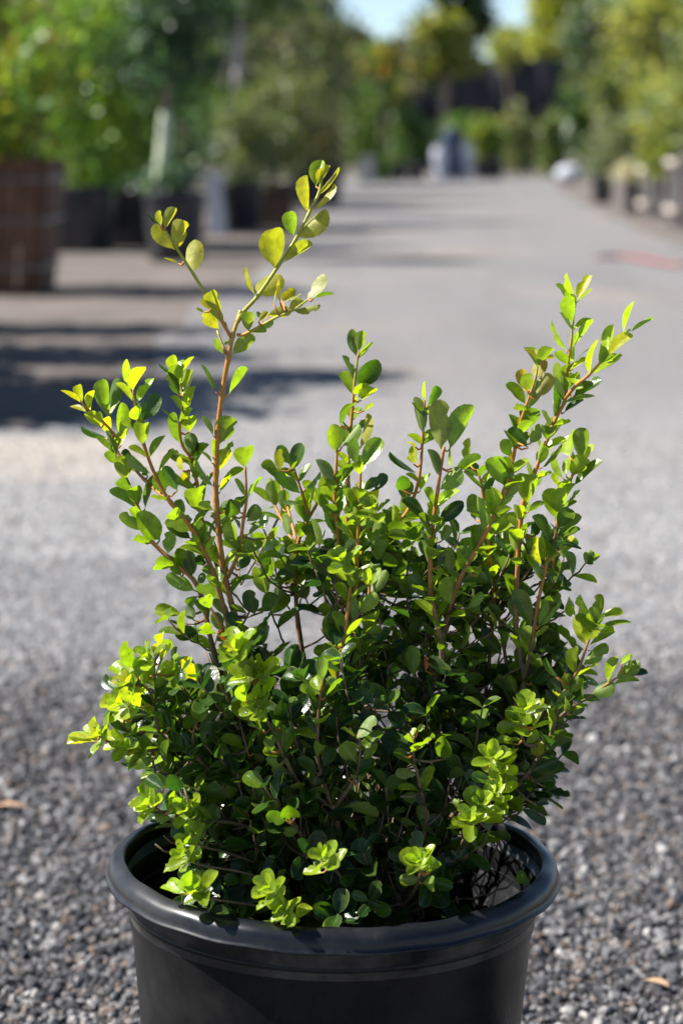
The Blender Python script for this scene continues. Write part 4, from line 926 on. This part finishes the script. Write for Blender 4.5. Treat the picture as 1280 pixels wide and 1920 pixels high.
# --- second group of the left row
c = G(452, 432); pot_for(c + Vector((0, .2, 0)), .17, .36, 'small black pot beside the pale post')
tree('silver_shrub', c + Vector((.03, .2, .33)), .5, .015, [((0, 0, .16), (.2, .18, .16), 1), ((.12, 0, .38), (.25, .2, .2), 1), ((-.05, 0, .5), (.2, .2, .2), 1)], 1500, .045, GREYG, 'grey green feathery shrub in the small black pot', 'shrub', seed=25)
c = G(418, 420) + Vector((.04, .45, 0)); pot_for(c, .2, .36, 'black pot under the tall pinkish white trunk')
tree('tall_tree', c + Vector((0, 0, .32)), 1.7, .036, [((-.2, .2, 1.45), (.36, .3, .22), 1), ((.25, .1, 1.55), (.36, .3, .22), 1), ((-.15, .3, .5), (.24, .2, .28), .5)], 2200, .06, [*GREEN, *BLUEG],
     'tall tree with bare pinkish white trunk in the left row', mat='pale_bark', lean=(.12, 0), group='trees of the left row', seed=26)
c = G(508, 428); planter_box(c + Vector((0, .25, 0)), .30, .27, .36, 'small dark brown wooden planter box farther down the left row', 5)
tree('olive_bush', c + Vector((0, .25, .32)), .7, .025, [((.02, 0, .30), (.28, .25, .28), 2), ((.12, 0, .62), (.34, .25, .26), 2), ((-.1, 0, .5), (.25, .25, .25), 1)], 2400, .05, OLIVE, 'rounded olive green bush in the small wooden planter', 'bush', seed=27)
c = G(592, 388); pot_for(c + Vector((0, .3, 0)), .30, .40, 'broad black pot at the far end of the left row')
tree('grey_bush', c + Vector((.0, .3, .36)), .7, .03, [((0, 0, .25), (.42, .35, .28), 2), ((-.25, .1, .55), (.4, .35, .3), 2)], 2200, .06, [*OLIVE, *BROWNG], 'dull olive bush in the broad black pot', 'bush', seed=28)
# taller growth closing the left row behind
for i, (px, y, wdt, h, cols, lab) in enumerate([
    (30, 15.5, 1.3, 2.0, [*GREEN, *RUST], 'tall rust tinged tree behind the wooden planter box'),
    (215, 17.5, 1.2, 2.1, [*BRIGHT, *GREEN], 'tall fresh green tree behind the bright bushy tree'),
    (350, 23.0, 1.5, 2.5, BLUEG, 'tall dark tree behind the pale wrapped trunk'),
    (480, 26.0, 1.6, 2.6, [*BROWNG, *OLIVE], 'tall brownish tree behind the olive bush'),
    (570, 32.0, 1.9, 2.9, [*DARKG, *OLIVE], 'dark tall tree behind the broad black pot'),
    (110, 24.5, 2.0, 2.6, [*GREEN, *OLIVE], 'tall mixed green tree at the back of the left row'),
    (270, 27.0, 2.0, 2.8, [*DARKG, *GREEN], 'dark green tree at the very back of the left row'), (420, 31.0, 2.1, 3.0, [*BROWNG, *GREEN], 'brown green tree closing the left row')]):
    b = W(px, 300, y); b.z = 0
    tree('tall_tree', b, h * .7, .06, [((0, 0, h * .28), (wdt * .45, wdt * .4, h * .2), 2), ((wdt * .12, 0, h * .5), (wdt * .5, wdt * .4, h * .2), 2), ((-wdt * .15, 0, h * .7), (wdt * .5, wdt * .4, h * .2), 2), ((0, 0, h * .88), (wdt * .4, wdt * .35, h * .15), 1)], 3200, .075, cols, lab, group='trees of the left row', seed=40 + i)
# trees standing left of the picture whose shade falls across the drive
SHADERS = [(-1.45, 6.92, 1.75, .20, 'slim'), (-1.72, 6.0, 1.25, .75, 'nearest broad'), (-1.85, 6.55, 1.45, .7, 'second broad'), (-2.0, 7.6, 1.55, .8, 'third broad'),
           (-2.15, 8.55, 1.5, .7, 'fourth broad')]
for i, (x, y, h, wdt, lab) in enumerate(SHADERS):
    pot_for(Vector((x, y, 0)), .2, .36, 'black pot of the %s tree left of the drive' % lab)
    tree('young_tree', Vector((x, y, .32)), h * .7, .026, [((0, 0, h * .16), (wdt * .5, wdt * .5, h * .14), 2), ((0, 0, h * .40), (wdt * .5, wdt * .5, h * .16), 2), ((.05, 0, h * .62), (wdt * .5, wdt * .5, h * .16), 2), ((0, 0, h * .78), (wdt * .4, wdt * .4, h * .12), 1)] if i else [((0, 0, h * .66), (.10, .12, .14), 1)], 2000 if i else 700, .08, GREEN, lab + ' potted tree of the row left of the drive, shading it', group='trees of the left row', seed=60 + i)

# --- end of the drive
Y_END = 41.0
def bush(px0, px1, py0, py1, y, cols, label, n=1500, size=.09, name='bush', seed=0, trunk=True, group=None, cat='bush'):
    s = px_m(y); b = W((px0 + px1) / 2, py1, y); top = W((px0 + px1) / 2, py0, y).z
    z0 = max(0.0, b.z); wd = (px1 - px0) * s; h = top - z0
    q = random.Random(seed + 7)
    cl = [((q.uniform(-.2, .2) * wd, q.uniform(-.2, .2), h * (.2 + .6 * k / 4)), (wd * q.uniform(.3, .45), wd * .35, h * q.uniform(.18, .28)), 1) for k in range(5)]
    return tree(name, Vector((b.x, y, z0 if z0 < .6 else 0)), h * .6 + (z0 if z0 >= .6 else 0), max(.02, wd * .03), [((c[0][0], c[0][1], c[0][2] + (z0 if z0 >= .6 else 0)), c[1], 1) for c in cl], n, size, cols, label, cat, group, seed=seed)
bush(640, 735, 160, 332, 37, [*BRIGHT, *GREEN], 'bright green bush at the end of the left row', seed=70)
bush(660, 770, 85, 210, 39, [*ORANGE, *GREEN, *GREEN], 'small tree with orange flowers near the drive end', seed=71, name='flowering_tree', cat='tree', n=1300)
bush(720, 805, 205, 312, 39, [*GREEN, *GREEN, (.3, .36, .22)], 'dark leafy plants above the row of black pots', seed=72)
bush(885, 940, 222, 300, 41, [*GREEN, *LIMEY], 'green and yellow bush right of the white urns', seed=73)
bush(935, 1000, 205, 318, 42, OLIVE, 'arching olive bush in front of the shade cloth', seed=74)
bush(1000, 1070, 225, 312, 43, [*OLIVE, *GREEN], 'pale olive bush beside the white sack', seed=75)
bush(830, 890, 222, 290, 44, GREEN, 'low green bush behind the white urns', seed=76)
def urn(px, y, h, r, label):
    b = W(px, 335, y); b.z = 0; t = empty('tall_urn', b); tag(t, label, 'urn', 'white urns at the drive end')
    prof = [(0, .0), (r*.7, 0), (r*.72, h*.05), (r*.5, h*.12), (r*.62, h*.3), (r*.95, h*.72), (r*.9, h*.86), (r*.7, h*.93), (r*.82, h), (r*.7, h*.995), (r*.55, h*.9), (0, h*.8)]
    v, f = lathe(prof, 20); mesh_obj('body', v, f, M['white'], t, True)
    v, f = lathe([(r*.70, h*.935), (r*.86, h*.975), (r*.88, h*1.005), (r*.70, h*1.004)], 20, True); mesh_obj('lip', v, f, M['white'], t, True)
urn(824, 38.5, .58, .14, 'white urn standing in front of the dark blue barrel'); urn(874, 38.8, .62, .12, 'slimmer white urn right of the dark blue barrel')
def barrel(px, y, r, h, label):
    b = W(px, 330, y); b.z = 0; t = empty('barrel', b); tag(t, label, 'barrel')
    v, f = lathe([(0, 0), (r*.93, 0), (r*.95, .02), (r, h*.33), (r, h*.66), (r*.95, h-.02), (r*.93, h), (0, h*.995)], 24); mesh_obj('body', v, f, M['blue_dark'], t, True)
    for z in (.34, .66):
        v, f = lathe([(r*.99, h*z-.025), (r*1.035, h*z), (r*.99, h*z+.025)], 24); mesh_obj('hoop', v, f, M['blue_dark'], t, True)
barrel(849, 40.4, .20, .85, 'dark blue barrel standing between the two white urns')
labs = ['leftmost of the low black pots at the drive end', 'black pot second in the low row at the drive end', 'black pot touching the white urn at the drive end']
for i, px in enumerate((718, 748, 780)): b = W(px, 335, 38.5); b.z = 0; pot_for(b, .15, .30, labs[i])
labs = ['black pot just right of the white urns', 'black pot under the green and yellow bush']
for i, px in enumerate((902, 928)): b = W(px, 330, 40); b.z = 0; pot_for(b, .14, .36, labs[i])
def block():
    b = W(688, 340, 36); b.z = 0; s = px_m(36); t = empty('stone_block', b); tag(t, 'upright grey stone block at the edge of the drive end', 'block')
    v, f = box_vf(-15 * s, 15 * s, 0, .25, 0, 44 * s); v = [(x * (1 - .12 * z / (44*s)), y, z) for x, y, z in v]; mesh_obj('shaft', v, f, M['grey_stone'], t)
    v, f = box_vf(-17 * s, 17 * s, -.02, .27, 44 * s + .002, 50 * s); mesh_obj('cap', v, f, M['grey_stone'], t)
block()
def sack():
    b = W(1066, 332, 36.5); b.z = 0
    vs, fs = [], []
    n, m = 16, 9
    for i in range(m + 1):
        a = math.pi * i / m
        for k in range(n):
            b2 = 2 * math.pi * k / n
            wob = 1 + .08 * math.sin(3 * b2 + i) + .06 * math.sin(5 * b2 + 2 * i)
            vs.append((.20 * math.sin(a) ** .7 * math.cos(b2) * wob if 0 < i < m else 0, .15 * math.sin(a) ** .7 * math.sin(b2) * wob if 0 < i < m else 0, .14 - .14 * math.cos(a) * (1 if i > 2 else .97)))
    for i in range(m):
        for k in range(n): fs.append((i*n+k, i*n+(k+1) % n, (i+1)*n+(k+1) % n, (i+1)*n+k))
    o = mesh_obj('white_sack', vs, fs, M['white'], None, True, b); tag(o, 'rounded white sack lying at the right end of the drive', 'sack')
sack()
# --- shade house with its dark cloth
def shade_house():
    y0, y1 = 50.0, 60.0; s = px_m(y0)
    x0, x1 = (520 - 640) * s, (1135 - 640) * s
    zt, zb = W(0, 114, y0).z, W(0, 204, y0).z
    t = empty('shade_house', ((x0 + x1) / 2, y0, 0)); tag(t, 'low shade house hung with dark cloth across the drive end', 'shade house'); cx = (x0 + x1) / 2
    nx = 40
    vs, fs = [], []
    for i in range(nx + 1):
        x = x0 + (x1 - x0) * i / nx; w = .06 * math.sin(i * 1.1) + .04 * math.sin(i * 2.3)
        for z in (zt, (zt + zb) / 2, zb + .08 * math.sin(i * .7)): vs.append((x - cx, w, z))
    for i in range(nx):
        for k in range(2): fs.append((i*3+k, (i+1)*3+k, (i+1)*3+k+1, i*3+k+1))
    mesh_obj('hanging_cloth', vs, fs, M['shade'], t, True)
    v, f = box_vf(x0 - cx, x1 - cx, .12, y1 - y0, zt + .01, zt + .04); mesh_obj('roof_cloth', v, f, M['shade'], t)
    v, f = box_vf(x0 - cx, x1 - cx, y1 - y0 - .05, y1 - y0, 0, zt); mesh_obj('back_cloth', v, f, M['shade'], t)
    for i in range(6):
        x = x0 - cx + (x1 - x0) * (i + .02) / 5.04
        v, f = tube_vf([(x, .25, 0), (x, .25, zt)], [.05, .05], 8); mesh_obj('post', v, f, M['bark'], t, True)
shade_house()
bush(735, 800, 70, 190, 47, [*OLIVE, *BROWNG], 'thin brownish tree before the left end of the cloth', seed=77, n=700)
bush(920, 985, 78, 128, 48, [*LIMEY, *OLIVE], 'yellowish shrub growing over the top of the cloth', seed=78, n=500)
bush(1055, 1115, 100, 215, 47, [*OLIVE, *DARKG], 'dark olive bush before the right end of the cloth', seed=79, n=1100)
# --- trees beyond
FAR = 'trees beyond the shade house'
def far_tree(px, y, top_px, wdt_px, cols, label, seed, low_px=None, n=3000, trunk_h=None):
    s = px_m(y); b = W(px, 260, y); b.z = 0; top = W(px, top_px, y).z; low = W(px, low_px, y).z if low_px else top * .25
    wd = wdt_px * s; q = random.Random(seed)
    cl = []
    for k in range(9):
        f = k / 8; z = low + (top - low) * (.1 + .8 * f)
        cl.append(((q.uniform(-.3, .3) * wd * (1 - .4 * f), q.uniform(-.3, .3) * wd * .6, z), (wd * q.uniform(.2, .32), wd * .28, (top - low) * q.uniform(.12, .2)), 1))
    tree('large_tree', b, low + (top - low) * .5, .012 * top + .06, cl, n, max(.12, s * 14), cols, label, 'tree', FAR, seed=seed)
far_tree(862, 78, -90, 150, DARKG, 'dark rounded tree rising against the sky', 81, 78)
far_tree(832, 47, 42, 118, [*LIMEY, *OLIVE], 'light green small tree in front of the dark tree', 82, 132, 2200)
far_tree(1045, 66, -60, 120, LIMEY, 'yellow green tree right of the sky gap', 83, 118)
far_tree(955, 70, 70, 90, LIMEY, 'low yellow green tree topping the dark cloth', 84, 118, 1600)
far_tree(1085, 72, -120, 150, [*LIMEY, *OLIVE], 'tall olive green tree behind the right row', 85, 120)
far_tree(575, 60, -140, 180, [*BROWNG, *OLIVE, *DARKG], 'tall brownish green tree left of the sky gap', 86, 160)
far_tree(655, 64, 60, 95, [*BROWNG, *OLIVE], 'lower brownish tree beside the left sky gap', 87, 170)
far_tree(500, 70, -160, 170, [*GREEN, *OLIVE], 'tall green tree behind the left row', 88, 200)
far_tree(1200, 75, -160, 220, [*LIMEY, *GREEN], 'tall broad tree at the far right', 89, 160)
far_tree(380, 72, -170, 200, [*DARKG, *GREEN], 'tall dark tree far behind the left row', 90, 200)
far_tree(230, 74, -90, 200, GREEN, 'broad green tree far behind the left row', 91, 220)
far_tree(40, 74, 10, 200, [*OLIVE, *GREEN], 'lower olive tree far behind the planter box', 92, 220)
far_tree(745, 82, 78, 120, [*BROWNG, *DARKG], 'low brown tree filling behind the flowering tree', 93, 170, 1800)

# --- right row
c = G(1131, 381); pot_for(c + Vector((0, .15, 0)), .125, .29, 'small black pot first in the right row')
bush(1095, 1180, 215, 335, c.y + .15, [*GREYG, *OLIVE], 'pale green upright plant in the small right pot', seed=101, n=1300, size=.05)
c = G(1190, 402); pot_for(c + Vector((0, .12, 0)), .10, .30, 'narrow black pot beside the pale slatted crate')
def straw(c):
    q = random.Random(4); mb = MB(); t = empty('straw_plant', c); tag(t, 'straw coloured grassy plant spilling over the narrow pot', 'plant')
    for k in range(150):
        a, l, sp = q.uniform(0, 6.28), q.uniform(.16, .34), q.uniform(.05, .2)
        p0 = Vector((.03 * math.cos(a), .03 * math.sin(a), 0)); p1 = p0 + Vector((sp * math.cos(a) * .6, sp * math.sin(a) * .6, l * .7)); p2 = p0 + Vector((sp * math.cos(a) * 1.5, sp * math.sin(a) * 1.5, l * q.uniform(-.1, .6)))
        sd = Vector((-math.sin(a), math.cos(a), 0)) * .006
        o = len(mb.v); mb.v += [p0 - sd, p0 + sd, p1 + sd, p1 - sd, p2]; mb.f += [(o, o+1, o+2, o+3), (o+3, o+2, o+4)]
    mb.build('blades', M['straw'], t)
M['straw'] = rough_mat('straw', (.38, .34, .16), (.55, .50, .28), 8, .8, .1)
straw(c + Vector((-.02, .10, .27)))
def crate(px0, px1, py_top, py_bot, n, label, depth=.5):
    c = G((px0 + px1) / 2, py_bot); s = px_m(c.y); w = (px1 - px0) * s; h = (py_bot - py_top) * s
    t = empty('slatted_crate', c); tag(t, label, 'crate', 'pale slatted crates of the right row')
    for side in (0, 1):
        for k in range(n):
            sw = w / n
            x0 = -w / 2 + k * sw + sw * .16; x1 = -w / 2 + (k + 1) * sw - sw * .16
            v, f = box_vf(x0, x1, side * depth, side * depth + .02, .002, h * rng.uniform(.93, 1.0)); mesh_obj('slat', v, f, M['pale_wood'], t)
    for z in (.2, .85):
        v, f = box_vf(-w / 2, w / 2, -.024, -.002, h * z, h * z + .05); mesh_obj('rail', v, f, M['pale_wood'], t)
        for sx in (-1, 1):
            v, f = box_vf(sx * w / 2 - .012, sx * w / 2 + .012, .0, depth, h * z + .004, h * z + .05); mesh_obj('rail', v, f, M['pale_wood'], t)
    v, f = box_vf(-w / 2 + .03, w / 2 - .03, .04, depth - .03, .004, h * .8); mesh_obj('liner', v, f, M['bgpot'], t)
crate(1208, 1262, 312, 408, 3, 'pale weathered slatted crate behind the narrow pot'); crate(1262, 1345, 292, 428, 4, 'nearer pale slatted crate cut by the picture edge')
for i, (p0, p1, q0, q1, y, cols, lab) in enumerate([
    (1195, 1300, 150, 320, 20, [*GREYG, *LIMEY], 'pale yellow green plant growing in the slatted crate'),
    (1100, 1215, 110, 300, 27, [*OLIVE, *GREYG], 'olive green tree second in the right row'),
    (1130, 1290, -40, 200, 24, [*OLIVE, *LIMEY], 'tall sunlit olive tree over the right row'),
    (1055, 1190, 5, 132, 33, [*GREYG, *BLUEG], 'grey green spreading tree hanging over the shade cloth'),
    (1230, 1400, -60, 260, 18, [*GREYG, *LIMEY], 'pale tall tree at the right picture edge'),
    (1060, 1140, 180, 290, 36, [*DARKG, *GREEN], 'dark green bush under the spreading tree')]):
    bush(p0, p1, q0, q1, y, cols, lab, seed=110 + i, n=2600, size=.07 * y / 22, name='row_tree' if q0 < 140 else 'bush', cat='tree' if q0 < 140 else 'bush')
# --- red hose on the ground
def hose():
    pts = [G(1120, 488), G(1160, 484), G(1205, 490), G(1250, 499), G(1300, 500), G(1380, 490), G(1500, 478)]
    sm = smooth_path([(p.x, p.y, .014) for p in pts], 6)
    v, f = tube_vf(sm, [.010] * len(sm), 8); o = mesh_obj('garden_hose', v, f, M['red'], None, True); tag(o, 'red garden hose lying on the gravel at the right edge', 'hose')
hose()
# --- dry leaves on the gravel
def dry_leaf(px, py, L, ang, label):
    c = G(px, py); vs, fs = [], []
    prof = [(0, .05), (.2, .28), (.45, .42), (.7, .3), (.9, .12), (1, .02)]
    for t, w in prof:
        for u in (-1, 0, 1): vs.append(((t - .5) * L, u * w * L * .5, .012 + .12 * L * abs(u) * w + .05 * L * math.sin(t * 4)))
    for i in range(len(prof) - 1):
        for k in range(2): fs.append((i*3+k, (i+1)*3+k, (i+1)*3+k+1, i*3+k+1))
    o = mesh_obj('fallen_leaf', vs, fs, M['dry'], None, True, c); o.rotation_euler.z = ang; tag(o, label, 'leaf', 'dry leaves fallen on the gravel')
M['dry'] = rough_mat('dry_leaf', (.30, .17, .09), (.48, .32, .2), 60, .8, .2, .002)
dry_leaf(22, 1532, .034, .1, 'tan dry leaf on the gravel left of the pot'); dry_leaf(1228, 1868, .026, 2.4, 'reddish dry leaf on the gravel at lower right')
